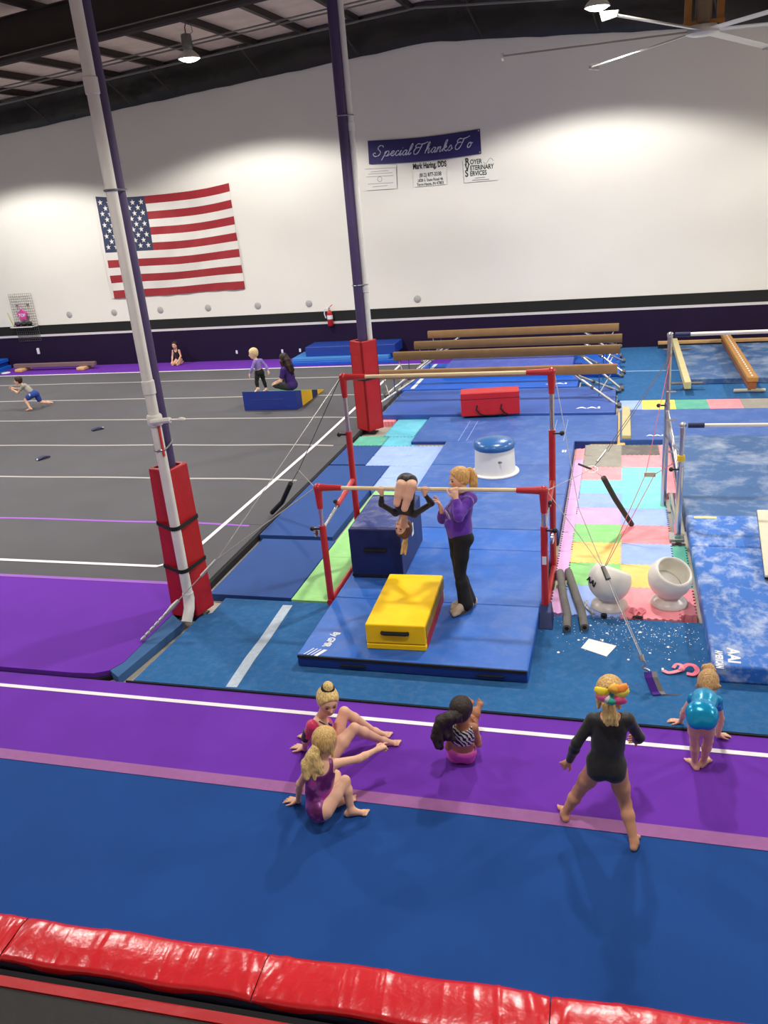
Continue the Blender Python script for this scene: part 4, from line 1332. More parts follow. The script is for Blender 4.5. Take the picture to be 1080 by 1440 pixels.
txt = 'Special Thanks To'
total = sum(SCR[ch][0] for ch in txt)
xpos = 0
ltr = MB()
for ch in txt:
    wd, strokes = SCR[ch]
    for stt in strokes:
        pts = []
        for q in smooth_path(stt):
            a = (xpos + q[0] * .95 + q[1] * .28) / (total + .9) * .93 + .035
            c = .68 - q[1] * .21 + .06 * (1 if ch in 'STh' else 0) * 0
            p = (B00 * (1 - a) + B10 * a) * (1 - c) + (B01 * (1 - a) + B11 * a) * c
            pts.append(p + [0, -.014, -.05 * math.sin(math.pi * a)])
        ltr.tube(pts, [.008 + .006 * abs(math.sin(i * .35)) for i in range(len(pts))], 6)
    xpos += wd
ltr.build('lettering', m_script, bn, smooth=True)

# three sponsor sheets
m_sheet = mat('sheet_paper', (236, 234, 228), .7)
m_ink = mat('black_ink', (26, 26, 26), .7)
m_ink2 = mat('grey_ink', (150, 148, 144), .7)
m_green_ink = mat('dark_green_ink', (32, 58, 44), .7)


def sheet(px, label):
    q = [PY(a, c, YB - .02) for a, c in px]
    o_ = thing('sponsor_sheet', (q[0] + q[2]) / 2, label, 'poster', 'sponsor sheets below the banner')
    f_ = [v + [0, -.004, 0] for v in q]
    MB().add([*q, *f_], [(4, 5, 6, 7)[::-1], (0, 1, 2, 3), (0, 4, 5, 1), (1, 5, 6, 2), (2, 6, 7, 3), (3, 7, 4, 0)]).build('paper', m_sheet, o_)
    return o_, q


def on_wall(px, py):
    return frame4(PY(px, py, YB - .027), (1, 0, 0), (0, 0, 1))


s1, q = sheet([(514, 236), (557, 233), (558, 265), (515, 268)], 'pale sponsor sheet with small faint print and a round seal')
for k, (yy, a, c) in enumerate(((238, 513, 556), (242, 521, 546), (245, 518, 552), (249, 515, 553), (259, 517, 553), (263, 524, 545))):
    p0, p1 = PY(a, yy, YB - .026), PY(c, yy - 2.2, YB - .026)
    MB().add([p0 + [0, 0, -.006], p1 + [0, 0, -.006], p1 + [0, 0, .006], p0 + [0, 0, .006]], [(0, 1, 2, 3)]).build('print_line', m_ink2, s1)
c0 = PY(534, 252, YB - .026)
MB().tube([c0 + .06 * np.array([math.cos(a), 0, math.sin(a)]) for a in np.linspace(0, 6.283, 17)[:-1]], .006, 5, close=True).build('seal', m_ink2, s1)
s2, q = sheet([(580, 234), (627, 229), (628, 259), (582, 263)], 'sponsor sheet with bold black dentist name and phone number')
text_mesh('Mark Haring, DDS', .19, m_ink, 'lettering', s2, on_wall(604, 232.5), .001, bold=.006, sx=.62)
text_mesh('(812) 877-3338', .13, m_ink, 'lettering', s2, on_wall(605, 245.5), .001, bold=.002, sx=.72)
text_mesh('1828 S. State Road 46', .10, m_ink, 'lettering', s2, on_wall(605, 252.8), .001, bold=.001, sx=.76)
text_mesh('Terre Haute, IN 47803', .10, m_ink, 'lettering', s2, on_wall(605, 258.3), .001, bold=.001, sx=.76)
s3, q = sheet([(651, 226), (699, 219), (700, 253), (653, 257)], 'sponsor sheet with dark green veterinary lettering and a faint horse outline')
for sl, yy, x0_ in (('ROYER', 228, 654), ('VETERINARY', 236.5, 654), ('SERVICES', 244.5, 654)):
    text_mesh(sl[0], .23, m_green_ink, 'lettering', s3, on_wall(x0_, yy), .001, bold=.006, sx=.8, align='LEFT')
    text_mesh(sl[1:], .155, m_green_ink, 'lettering', s3, on_wall(x0_ + 7, yy + .3), .001, bold=.004, sx=.76, align='LEFT')
hs = [PY(680 + 14 * t_, 228 - 4 * t_ + 3 * math.sin(t_ * 7), YB - .026) for t_ in np.linspace(0, 1, 10)]
MB().tube(hs, .006, 5).build('horse_outline', m_ink2, s3)
for yy, a, c in ((250.5, 668, 682), (253.5, 664, 688)):
    p0, p1 = PY(a, yy, YB - .026), PY(c, yy - 1.4, YB - .026)
    MB().add([p0 + [0, 0, -.01], p1 + [0, 0, -.01], p1 + [0, 0, .01], p0 + [0, 0, .01]], [(0, 1, 2, 3)]).build('print_line', m_ink2, s3)

# grey round caps
for k, (px, py) in enumerate(((97.5, 442.5), (160.5, 439.5), (225.5, 436), (292.5, 433), (362.5, 430), (434.5, 427), (587, 420.5))):
    p = PY(px, py, YB)
    o_ = MB().lathe([(.10, 0), (.10, .006), (.09, .014), (.001, .016)], p, 24, axis=(0, -1, 0)).build('round_plaque', mat('grey_cap', (176, 174, 172), .6), loc=p, smooth=True)
    tag(o_, 'small round grey plaque in the row above the black band', 'plaque', 'round grey plaques on the back wall')
# fire extinguisher
p = PY(464, 446, YB - .12)
fx = thing('fire_extinguisher', (p[0], p[1], p[2] - .28), 'red fire extinguisher hanging on the black wall band', 'fire extinguisher')
MB().lathe([(.07, -.24), (.08, -.22), (.08, .10), (.065, .16), (.03, .19)], p, 20).build('cylinder', m_red_vinyl, fx, smooth=True)
MB().lathe([(.081, -.05), (.081, .06)], p, 20).build('label', m_white_print, fx, smooth=True)
MB().lathe([(.03, .19), (.03, .25), (.02, .27)], p, 12).build('valve', m_chrome, fx, smooth=True)
MB().tube([p + [-.0, 0, .26], p + [.10, 0, .34]], .014, 6).build('lever', m_red_paint, fx)
MB().tube([p + [-.02, 0, .24], p + [-.12, -.02, .26], p + [-.15, -.02, .1], p + [-.12, -.01, -.02]], .016, 8).build('hose', m_white_print, fx, smooth=True)
MB().box(p[0] - .05, p[0] + .05, p[1] + .07, YB - .02, p[2] - .1, p[2] + .1).build('bracket', m_steel_dark, fx)
# wire grid with things on it
g0, g1 = PY(13, 414, YB - .06), PY(60, 478, YB - .06)
gx0, gx1, gz0, gz1 = -18.45, -17.62, .84, 2.30
wg = thing('wire_grid_panel', (-18.05, YB - .06, gz0), 'grey wire grid display panel hanging on the wall', 'wire rack')
b = MB()
for i in range(12):
    x_ = gx0 + (gx1 - gx0) * i / 11
    b.tube([(x_, YB - .07, gz0), (x_, YB - .07, gz1)], .0045, 5)
for i in range(20):
    z_ = gz0 + (gz1 - gz0) * i / 19
    b.tube([(gx0, YB - .075, z_), (gx1, YB - .075, z_)], .0045, 5)
b.build('wire_mesh', mat('grey_wire', (128, 126, 122), .5, metal=.4), wg)
for sx_ in (-18.25, -17.85):
    MB().tube([(sx_, YB - .0, 1.95), (sx_, YB - .08, 1.95)], .02, 8).build('wall_mount', m_grey_foot, wg)
sh = thing('rack_shelf', (-18.0, YB - .2, 1.30), 'small dark shelf clipped to the wire grid panel', 'shelf')
MB().box(-18.35, -17.62, YB - .36, YB - .085, 1.30, 1.33).build('shelf_board', mat('white_shelf', (226, 224, 222), .6), sh)
MB().box(-18.34, -17.63, YB - .34, YB - .10, 1.331, 1.335).build('shelf_liner', m_velcro, sh)
for k, (x_, c_, w_) in enumerate(((-18.22, (60, 34, 70), .108), (-18.0, (40, 30, 40), .112), (-17.795, (26, 24, 28), .095))):
    o_ = MB().ball((x_, YB - .22, 1.40), .085, scale=(w_ / .085, 1.0, .75)).build('pouch', mat('pouch_%d' % k, c_, .6), loc=(x_, YB - .22, 1.335), smooth=True)
    tag(o_, ('dark plum pouch at the end of the wire rack shelf', 'dark grey pouch in the middle of the wire rack shelf', 'black rounded pouch on the wire rack shelf')[k], 'pouch')
bagp = thing('gift_bag', (-18.05, YB - .12, 1.48), 'pink star shaped bag with white lettering hanging on the wire grid', 'bag')
vs2 = []
for k in range(10):
    an = math.pi / 2 + k * math.pi / 5
    rr = .20 if k % 2 == 0 else .15
    vs2.append((-18.05 + rr * math.cos(an), 1.66 + rr * .95 * math.sin(an)))
n = 10
MB().add([(x_, YB - .10, z_) for x_, z_ in vs2] + [(x_, YB - .16, z_) for x_, z_ in vs2], [tuple(range(n)), tuple(range(2 * n - 1, n - 1, -1))] + [(i, i + n, (i + 1) % n + n, (i + 1) % n) for i in range(n)]).build('bag_body', mat('hot_pink_vinyl', (206, 70, 160), .5), bagp, bevel=.015)
MB().tube([(-18.12, YB - .13, 1.84), (-18.10, YB - .13, 1.93), (-18.0, YB - .13, 1.93), (-17.98, YB - .13, 1.84)], .008, 6).build('bag_handle', mat('pink_cord', (220, 110, 180), .6), bagp)
text_mesh('TOP', .13, m_white_print, 'lettering', bagp, frame4((-18.05, YB - .163, 1.65), (1, 0, 0), (0, 0, 1)), .002, bold=.003)
yd = thing('yellow_frame_stand', (-18.5, YB - .15, 1.27), 'thin yellow and white bracket beside the wire rack shelf', 'bracket')
MB().tube([(-18.60, YB - .12, 1.75), (-18.48, YB - .12, 1.34)], .012, 6).build('yellow_arm', mat('yellow_metal', (196, 186, 70), .5), yd)
MB().box(-18.56, -18.38, YB - .2, YB - .079, 1.28, 1.31).build('white_tray', m_white_trim, yd)
MB().tube([(-18.47, YB - .1, 1.31), (-18.42, YB - .1, 1.45), (-18.36, YB - .1, 1.33)], .014, 6).build('dark_clip', m_velcro, yd)
p = PY(54, 494, YB - .08)
tag(MB().box(p[0] - .05, p[0] + .04, p[1] - .02, p[1] + .03, p[2] - .09, p[2] + .10).build('wall_hook', m_white_print, loc=p, bevel=.015), 'small white plastic hook on the purple wainscot', 'hook')
for k, px in enumerate((333, 397, 422)):
    p = PY(px, 495 - k * 1.2, YB - .055)
    tag(MB().box(p[0] - .03, p[0] + .03, p[1] - .01, p[1] + .004, p[2] - .05, p[2] + .05).build('socket_plate', m_white_print, loc=p, bevel=.006), 'tiny pale socket plate low on the purple wainscot', 'socket', 'socket plates on the wainscot')

# ------------------------------------------------------------------ mats stacked along the wall
GSR = 'blue mats stacked behind the padded column'
floor_mat('stacked_mat', -8.85, -5.75, 21.35, 22.40, 0.0, .10, m_mat_bright, 'long bright blue mat at the bottom of the stack behind the padded column', group=None)
floor_mat('stacked_mat', -8.80, -6.0, 21.40, 22.38, .10, .20, mat('pale_blue_mat', (64, 130, 200), .5), 'pale blue mat in the middle of the stack behind the padded column')
floor_mat('stacked_mat', -8.45, -5.85, 21.60, 22.42, .20, .46, mat('royal_blue_mat', (28, 62, 150), .45, wrinkle=.2), 'thick royal blue mat on top of the stack behind the padded column')
for k, (x0_, x1_, z0_) in enumerate(((-21.2, -18.95, 0.0), (-21.3, -19.05, .11), (-21.2, -19.0, .22))):
    floor_mat('stacked_mat', x0_, x1_, 21.5, 22.4, z0_ - .005, z0_ + .104, MATS['royal_blue_mat'] if k % 2 else m_mat_bright, ('bottom blue mat of the low stack by the wire rack wall', 'middle blue mat of the low stack by the wire rack wall', 'top blue mat of the low stack by the wire rack wall')[k])
bgc = thing('sports_bag', (-19.75, 21.4, -.005), 'black sports bag leaning on the low stack of blue mats', 'bag')
MB().ball((-19.75, 21.353, .152), .2, scale=(1.2, .8, .8)).build('bag_body', m_velcro, bgc, smooth='all')
MB().tube([(-19.9, 21.34, .26), (-19.8, 21.33, .42), (-19.65, 21.33, .41), (-19.6, 21.34, .26)], .018, 6).build('bag_handle', m_black_strap, bgc, smooth=True)
# low floor beam on the purple border
fb = thing('floor_beam', (-16.9, 21.9, 0), 'grey brown floor beam with two tan feet on the purple carpet', 'balance beam')
MB().box(-18.4, -15.45, 21.82, 21.96, .10, .22).build('beam_body', mat('mole_suede', (122, 98, 100), .85), fb, bevel=.015)
for x_ in (-18.1, -15.85):
    MB().box(x_ - .14, x_ + .14, 21.62, 22.14, 0, .10).build('foot', mat('tan_foot', (214, 172, 120), .7), fb, bevel=.03)
p = G(38, 515)
tag(MB().lathe([(.14, 0), (.14, .015), (.1, .025), (.001, .026)], (p[0], 21.6, 0), 20).build('floor_marker', m_white_print, loc=(p[0], 21.6, 0), smooth=True), 'flat white floor disc on the purple carpet corner', 'floor marker')
# two dark straps lying on the spring floor
for k, (a, c) in enumerate((((130, 606.5), (145, 603)), ((53, 648), (69, 643)))):
    A_, C_ = G(*a), G(*c)
    ctr = (A_ + C_) / 2
    t = thing('floor_strap', ctr, ('thin navy strap with a pale tip alone on the grey carpet', 'navy strap with a pale tip, in the grey strip next closer to the purple border')[k], 'strap')
    d_ = (C_ - A_)
    ribbon([A_ + [0, 0, .012], A_ * .6 + C_ * .4 + [0, .02, .03], A_ * .3 + C_ * .7 + [0, 0, .03], C_ + [0, 0, .012]], .11, mat('navy_strap', (38, 44, 84), .8), 'strap', t, .02)
    e_ = C_ if k == 0 else A_
    MB().ball(e_ + [0, 0, .022], .02).build('tip', m_white_print, t)

# ------------------------------------------------------------------ wedge mat on the spring floor
wd = thing('wedge_mat', (-7.46, 17.3, .003), 'blue green and yellow incline wedge mat on the grey carpet', 'wedge mat')
wx0, wx1, wy0, wy1, wh_ = -8.09, -6.83, 16.57, 18.35, .40
cols = [((0, .18), (36, 120, 96)), ((.18, .55), (36, 140, 90)), ((.55, .75), (40, 132, 96)), ((.75, 1.0), (52, 140, 100))]
sidec = [(30, 50, 130), (236, 186, 24), (26, 34, 84), (236, 186, 24)]
for k, ((a, c), cc) in enumerate(cols):
    ya, yc = wy0 + (wy1 - wy0) * a, wy0 + (wy1 - wy0) * c
    za, zc = wh_ * (1 - a) + .03, wh_ * (1 - c) + .03
    MB().hexa([(wx0, ya, .003), (wx1, ya, .003), (wx1, yc, .003), (wx0, yc, .003)], [(wx0, ya, za), (wx1, ya, za), (wx1, yc, zc), (wx0, yc, zc)]).build('foam_panel', mat('wedge_green_%d' % k, cc, .5), wd)
    MB().hexa([(wx1 + .001, ya, .003), (wx1 + .012, ya, .003), (wx1 + .012, yc, .003), (wx1 + .001, yc, .003)], [(wx1 + .001, ya, za), (wx1 + .012, ya, za), (wx1 + .012, yc, zc), (wx1 + .001, yc, zc)]).build('side_cover', mat('wedge_side_%d' % k, sidec[k], .5), wd)
MB().box(wx0 - .005, wx1 + .014, wy0 - .02, wy0 - .001, .003, wh_ + .032).build('front_cover', mat('wedge_blue', (30, 52, 140), .4, wrinkle=.3, wscale=5), wd, bevel=.008)
MB().tube([(wx0 + .25, wy0 - .025, .24), (wx1 - .3, wy0 - .025, .25)], .006, 6).build('seam_piping', m_mat_side, wd)

# ------------------------------------------------------------------ high-bay lamps
m_lamp_body = mat('lamp_grey', (120, 120, 116), .4, metal=.6)
m_lamp_shade = mat('lamp_reflector', (200, 198, 190), .35, metal=.3)
m_lamp_lens = emit_mat('lamp_lens', (1.0, .97, .92), 14.0)
lp = thing('high_bay_lamp', (0, 0, 0), 'round high bay lamp hanging from the roof on a hook', 'lamp', 'high bay lamps')
MB().lathe([(.05, .48), (.10, .47), (.115, .44), (.115, .20), (.10, .17)], (0, 0, 0), 20).build('ballast', m_lamp_body, lp, smooth=True, local=True)
MB().lathe([(.09, .17), (.12, .14), (.20, .07), (.24, .01), (.245, -.01), (.232, -.01), (.19, .06), (.08, .15)], (0, 0, 0), 28).build('reflector', m_lamp_shade, lp, smooth=True, local=True)
MB().lathe([(.001, -.075), (.08, -.068), (.16, -.045), (.215, -.012), (.228, .006), (.001, .012)], (0, 0, 0), 28).build('lens', m_lamp_lens, lp, smooth=True, local=True)
MB().tube([(0, 0, .48), (0, 0, .60), (.03, 0, .66), (0, 0, .70)], .012, 6).build('hook', m_steel_dark, lp, smooth=True, local=True)
MB().tube([(.09, 0, .45), (.16, .02, .5), (.14, .02, .66), (.0, 0, .74)], .008, 6).build('cord', m_conduit, lp, smooth=True, local=True)
MB().tube([(0, 0, .7), (0, 0, .77)], .006, 6).build('chain', m_steel_dark, lp, local=True)
lamp_spots = []
first = True
for ly in (18.7, 11.2, 3.7):
    for lx in (-16.6, -9.22, -.54, 8.14):
        z_ = z_roof(lx) - .78 if abs(lx) > 10 else (7.39 if lx < -5 else 7.27)
        if first:
            o_ = lp
            o_.location = (lx, ly, z_)
            first = False
        else:
            o_ = copy_tree(lp, (lx, ly, z_))
        lamp_spots.append(o_)
        if ly == 18.7 and lx in (-9.22, -.54):
            o_['label'] = 'glowing high bay lamp between the two columns' if lx < -5 else 'glowing high bay lamp beside the huge ceiling fan'
        else:
            o_['label'] = 'high bay lamp over the front and side of the hall'
for o_ in lamp_spots:
    if True:
        ld = bpy.data.lights.new('lamp_light', 'SPOT')
        ld.energy = LAMP_W * (.55 if o_.location.y < 5 else 1.0)      # the front row burns dimmer
        ld.color = LAMP_COL
        ld.spot_size = rad(SPOT_DEG)
        ld.spot_blend = SPOT_BLEND
        ld.shadow_soft_size = .2
        lo = bpy.data.objects.new('lamp_light', ld)
        COL.objects.link(lo)
        lo.parent = o_
        lo.location = (0, 0, -.10)

# ------------------------------------------------------------------ big ceiling fan
hub = PY(988, 44, 15.0)
m_fan = mat('fan_aluminium', (205, 203, 198), .35, metal=.3)
m_fan_mount = mat('rusty_mount', (150, 98, 40), .6, var=.15, vscale=8)
fn = thing('ceiling_fan', hub, 'huge six bladed ceiling fan hanging on ochre struts', 'ceiling fan')
MB().lathe([(.05, .10), (.20, .08), (.24, .03), (.24, -.03), (.16, -.06), (.05, -.07)], hub, 28).build('hub', m_fan, fn, smooth=True)
MB().lathe([(.11, .10), (.12, .12), (.12, .42), (.08, .46)], hub, 20).build('motor', mat('motor_brown', (120, 98, 76), .5), fn, smooth=True)
zt = z_wall(hub[0]) + .08
for sx_ in (-.22, .24):
    MB().box(hub[0] + sx_ - .05, hub[0] + sx_ + .05, hub[1] - .05, hub[1] + .05, hub[2] + .08, zt).build('hanger_strut', m_fan_mount, fn)
MB().box(hub[0] - .15, hub[0] + .17, hub[1] - .14, hub[1] + .14, hub[2] + .46, zt).build('mount_box', MATS['motor_brown'], fn)
MB().box(hub[0] - .28, hub[0] + .30, hub[1] - .08, hub[1] + .08, hub[2] + .08, hub[2] + .14).build('cross_plate', m_fan_mount, fn)
for k in range(6):
    a = rad(64 + 60 * k)
    d = np.array([math.cos(a), math.sin(a), 0])
    n_ = np.array([-math.sin(a), math.cos(a), 0])
    tilt = np.array([0, 0, .03])
    drop = -.05 if d[1] > 0 else -.02
    r0_, r1_ = .22, 2.98
    pr = [(-.07, .018), (-.02, .028), (.06, .016), (.09, -.012), (.05, -.002), (-.03, .006)]
    vs = []
    for rr in (r0_, r1_):
        for w_, h_ in pr:
            vs.append(hub + d * rr + n_ * w_ + [0, 0, h_ + (drop if rr > 1 else 0)])
    q = len(pr)
    bl = MB().add(vs, [tuple(range(q)), tuple(range(2 * q - 1, q - 1, -1))] + [(i, i + q, (i + 1) % q + q, (i + 1) % q) for i in range(q)]).build('blade', m_fan, fn)
    e_ = hub + d * r1_ + [0, 0, drop]
    MB().hexa([e_ - n_ * .10 + [0, 0, -.05], e_ - n_ * .10 + d * .03 + [0, 0, -.05], e_ + n_ * .10 + d * .03 + [0, 0, -.03], e_ + n_ * .10 + [0, 0, -.03]],
              [e_ - n_ * .14 + [0, 0, .07], e_ - n_ * .14 + d * .03 + [0, 0, .07], e_ + n_ * .12 + d * .03 + [0, 0, .04], e_ + n_ * .12 + [0, 0, .04]]).build('winglet', m_fan, bl)
# ------------------------------------------------------------------ people: smooth blended bodies
def V3(*a):
    return np.array(a, float)


def nz(v):
    v = np.array(v, float)
    return v / (np.linalg.norm(v) + 1e-12)


def lerp(a, c, t_):
    return np.array(a, float) * (1 - t_) + np.array(c, float) * t_


class Prim:
    __slots__ = ('kind', 'a', 'c', 'ra', 'rc', 'A', 'g', 'k')

    def __init__(self, kind, g, k):
        self.kind, self.g, self.k = kind, g, k

    def bounds(self, inf):
        if self.kind == 'cone':
            m = max(self.ra, self.rc) + inf
            return np.minimum(self.a, self.c) - m, np.maximum(self.a, self.c) + m
        e = np.sqrt(((self.A * self.ra) ** 2).sum(1)) + inf
        return self.a - e, self.a + e

    def dist(self, X, Y, Z):
        if self.kind == 'cone':
            ab = self.c - self.a
            L2 = float(ab @ ab) + 1e-12
            px, py, pz = X - self.a[0], Y - self.a[1], Z - self.a[2]
            h = np.clip((px * ab[0] + py * ab[1] + pz * ab[2]) / L2, 0, 1)
            dx, dy, dz = px - h * ab[0], py - h * ab[1], pz - h * ab[2]
            return np.sqrt(dx * dx + dy * dy + dz * dz) - (self.ra + (self.rc - self.ra) * h)
        px, py, pz = X - self.a[0], Y - self.a[1], Z - self.a[2]
        A, r_ = self.A, self.ra
        k0 = 0
        k1 = 0
        for i in range(3):
            q = px * A[0, i] + py * A[1, i] + pz * A[2, i]
            k0 = k0 + (q / r_[i]) ** 2
            k1 = k1 + (q / r_[i] ** 2) ** 2
        k0 = np.sqrt(k0) + 1e-9
        k1 = np.sqrt(k1) + 1e-9
        return k0 * (k0 - 1) / k1


def cone(g, a, c, ra, rc_, k=.02):
    p = Prim('cone', g, k)
    p.a, p.c, p.ra, p.rc = np.array(a, float), np.array(c, float), float(ra), float(rc_)
    return p


def ell(g, c, A, r_, k=.02):
    p = Prim('ell', g, k)
    p.a, p.A, p.ra = np.array(c, float), np.array(A, float), np.array(r_, float)
    return p


def mesh_field(prims, vox, inflate=0.0, subs=(), cuts=()):
    lo = np.min([p.bounds(inflate)[0] for p in prims], 0) - 3 * vox
    hi = np.max([p.bounds(inflate)[1] for p in prims], 0) + 3 * vox
    n = np.ceil((hi - lo) / vox).astype(int) + 1
    ax = [(lo[i] + vox * np.arange(n[i])).astype(np.float32) for i in range(3)]
    D = np.full(n, .08, np.float32)

    def sl(b0, b1, m):
        i0 = np.clip(np.floor((b0 - m - lo) / vox).astype(int), 0, n)
        i1 = np.clip(np.ceil((b1 + m - lo) / vox).astype(int) + 1, 0, n)
        return tuple(slice(a, c) for a, c in zip(i0, i1))

    def co(s):
        return ax[0][s[0]][:, None, None], ax[1][s[1]][None, :, None], ax[2][s[2]][None, None, :]
    for p in prims:
        s = sl(*p.bounds(inflate), p.k + 2 * vox)
        d = p.dist(*co(s)) - inflate
        a = D[s]
        h = np.maximum(p.k - np.abs(a - d), 0) / p.k
        D[s] = np.minimum(a, d) - h * h * p.k * .25
    for p in subs:
        s = sl(*p.bounds(0), p.k + 2 * vox)
        d = -p.dist(*co(s))
        a = D[s]
        h = np.maximum(p.k - np.abs(a - d), 0) / p.k
        D[s] = np.maximum(a, d) + h * h * p.k * .25
    for pt, nrm, R_ in cuts:
        pt = np.array(pt, float)
        s = sl(pt - R_, pt + R_, 0)
        X, Y, Z = co(s)
        pl = (X - pt[0]) * nrm[0] + (Y - pt[1]) * nrm[1] + (Z - pt[2]) * nrm[2]
        r2 = (X - pt[0]) ** 2 + (Y - pt[1]) ** 2 + (Z - pt[2]) ** 2
        D[s] = np.where(r2 < R_ * R_, np.maximum(D[s], pl), D[s])
    # surface nets
    ins = D < 0
    nx, ny, nz_ = n
    acc = {}
    tot_idx, tot_pos = [], []
    quads = []
    strd = np.array([ny * nz_, nz_, 1])
    for axis in range(3):
        s0 = [slice(None)] * 3
        s1 = [slice(None)] * 3
        s0[axis] = slice(0, -1)
        s1[axis] = slice(1, None)
        fl_ = ins[tuple(s0)] != ins[tuple(s1)]
        idx = np.argwhere(fl_)
        keep = np.ones(len(idx), bool)
        for o in range(3):
            if o != axis:
                keep &= (idx[:, o] > 0) & (idx[:, o] < n[o] - 1)
        idx = idx[keep]
        if not len(idx):
            continue
        j = idx.copy()
        j[:, axis] += 1
        d0 = D[idx[:, 0], idx[:, 1], idx[:, 2]]
        d1 = D[j[:, 0], j[:, 1], j[:, 2]]
        t_ = d0 / (d0 - d1)
        pos = lo + idx * vox
        pos[:, axis] += t_ * vox
        o1, o2 = (axis + 1) % 3, (axis + 2) % 3
        cells = []
        for da, db in ((0, 0), (1, 0), (1, 1), (0, 1)):
            c = idx.copy()
            c[:, o1] -= da
            c[:, o2] -= db
            lin_ = c @ strd
            cells.append(lin_)
            tot_idx.append(lin_)
            tot_pos.append(pos)
        q = np.stack(cells, 1)
        flip = d0 < 0
        q[~flip] = q[~flip][:, ::-1]
        quads.append(q)
    ti = np.concatenate(tot_idx)
    tp = np.concatenate(tot_pos)
    uq, inv = np.unique(ti, return_inverse=True)
    cnt = np.bincount(inv)
    Vv = np.stack([np.bincount(inv, tp[:, i]) / cnt for i in range(3)], 1)
    Q = np.searchsorted(uq, np.concatenate(quads))
    return Vv, Q[:, ::-1]


def field_object(name, m, parent, prims, vox, inflate=0.0, subs=(), cuts=(), paint=None, base=None):
    Vv, Q = mesh_field(prims, vox, inflate, subs, cuts)
    off = WLOC[parent.name]
    me = bpy.data.meshes.new(name)
    me.vertices.add(len(Vv))
    me.vertices.foreach_set('co', (Vv - off).astype(np.float32).ravel())
    me.loops.add(Q.size)
    me.loops.foreach_set('vertex_index', Q.astype(np.int32).ravel())
    me.polygons.add(len(Q))
    me.polygons.foreach_set('loop_start', np.arange(0, Q.size, 4, dtype=np.int32))
    me.polygons.foreach_set('loop_total', np.full(len(Q), 4, np.int32))
    me.update(calc_edges=True)
    me.validate()
    me.shade_smooth()
    me.materials.append(m)
    if paint is not None:
        C = np.ones((len(Vv), 4), np.float32)
        C[:, :3] = base
        for ctr, R_, A, colr, soft in paint:
            q = ((Vv - ctr) @ A) / R_
            w_ = np.clip((1 + soft - np.sqrt((q * q).sum(1))) / (2 * soft), 0, 1)[:, None]
            C[:, :3] = C[:, :3] * (1 - w_) + np.array(colr) * w_
        at = me.color_attributes.new('Col', 'FLOAT_COLOR', 'POINT')
        at.data.foreach_set('color', C.ravel())
    o_ = bpy.data.objects.new(name, me)
    COL.objects.link(o_)
    o_.parent = parent
    WLOC[o_.name] = WLOC[parent.name]
    return o_


def skin_mat():
    if 'skin' in MATS:
        return MATS['skin']
    m = bpy.data.materials.new('skin')
    m.use_nodes = True
    N, L = m.node_tree.nodes, m.node_tree.links
    b_ = N['Principled BSDF']
    at = N.new('ShaderNodeAttribute')
    at.attribute_name = 'Col'
    L.new(at.outputs['Color'], b_.inputs['Base Color'])
    b_.inputs['Roughness'].default_value = .5
    b_.inputs['Specular IOR Level'].default_value = .35
    MATS['skin'] = m
    return m


def hair_mat(name, rgb, dark=.55):
    if name in MATS:
        return MATS[name]
    m = mat(name, rgb, .5, var=dark, vscale=1.0, bump=.9, bscale=1.0, stretch=(90, 90, 16), spec=.4)
    return m


def hand(J, w, d, pn, thumb, s, curl, g, spread=.0, k=.008, thumb_in=.5):
    """w wrist, d finger direction, pn palm normal (palm faces along pn), thumb = +1/-1 side along cross(d, pn)"""
    d, pn = nz(d), nz(pn)
    pn = nz(pn - d * (pn @ d))
    side = np.cross(d, pn) * thumb
    L_ = .185 * s
    P = []
    P.append(cone(g, w - d * .01 * s, w + d * .28 * L_, .024 * s, .026 * s, .015))
    lens = [.96, 1.0, .93, .76]          # index .. little
    rr = max(.0098 * s, .0056)
    for i in range(4):
        off = (1.5 - i)
        b0 = w + d * .12 * L_ + side * off * .013 * s
        b1 = w + d * .50 * L_ + side * off * .0205 * s
        P.append(cone(g, b0, b1, .0145 * s, .0125 * s, .012))
        p, dirn, nn = b1, nz(d + side * off * (.05 + spread)), pn
        ang = curl[i] if hasattr(curl, '__len__') else curl
        for q, (ln, ca) in enumerate(((.22, .9), (.16, 1.15), (.12, .8))):
            a_ = ang * ca
            dirn, nn = dirn * math.cos(a_) + nn * math.sin(a_), nn * math.cos(a_) - dirn * math.sin(a_)
            e = p + dirn * ln * L_ * lens[i]
            P.append(cone(g, p, e, rr * (1.12 - q * .1), rr * (1.02 - q * .1), .005))
            p = e
    tb = w + d * .10 * L_ + side * .022 * s
    td = nz(d * .62 + side * .75 + pn * .25 * thumb_in)
    t1 = tb + td * .26 * L_
    t2 = t1 + nz(d * .85 + side * .35 + pn * .4 * thumb_in) * .20 * L_
    t3 = t2 + nz(d * .95 + side * .1 + pn * .5 * thumb_in) * .15 * L_
    P += [cone(g, tb, t1, .0165 * s, .0125 * s, .012), cone(g, t1, t2, .0115 * s, .0105 * s, .006), cone(g, t2, t3, max(.0105 * s, .0056), max(.009 * s, .0052), .005)]
    return P


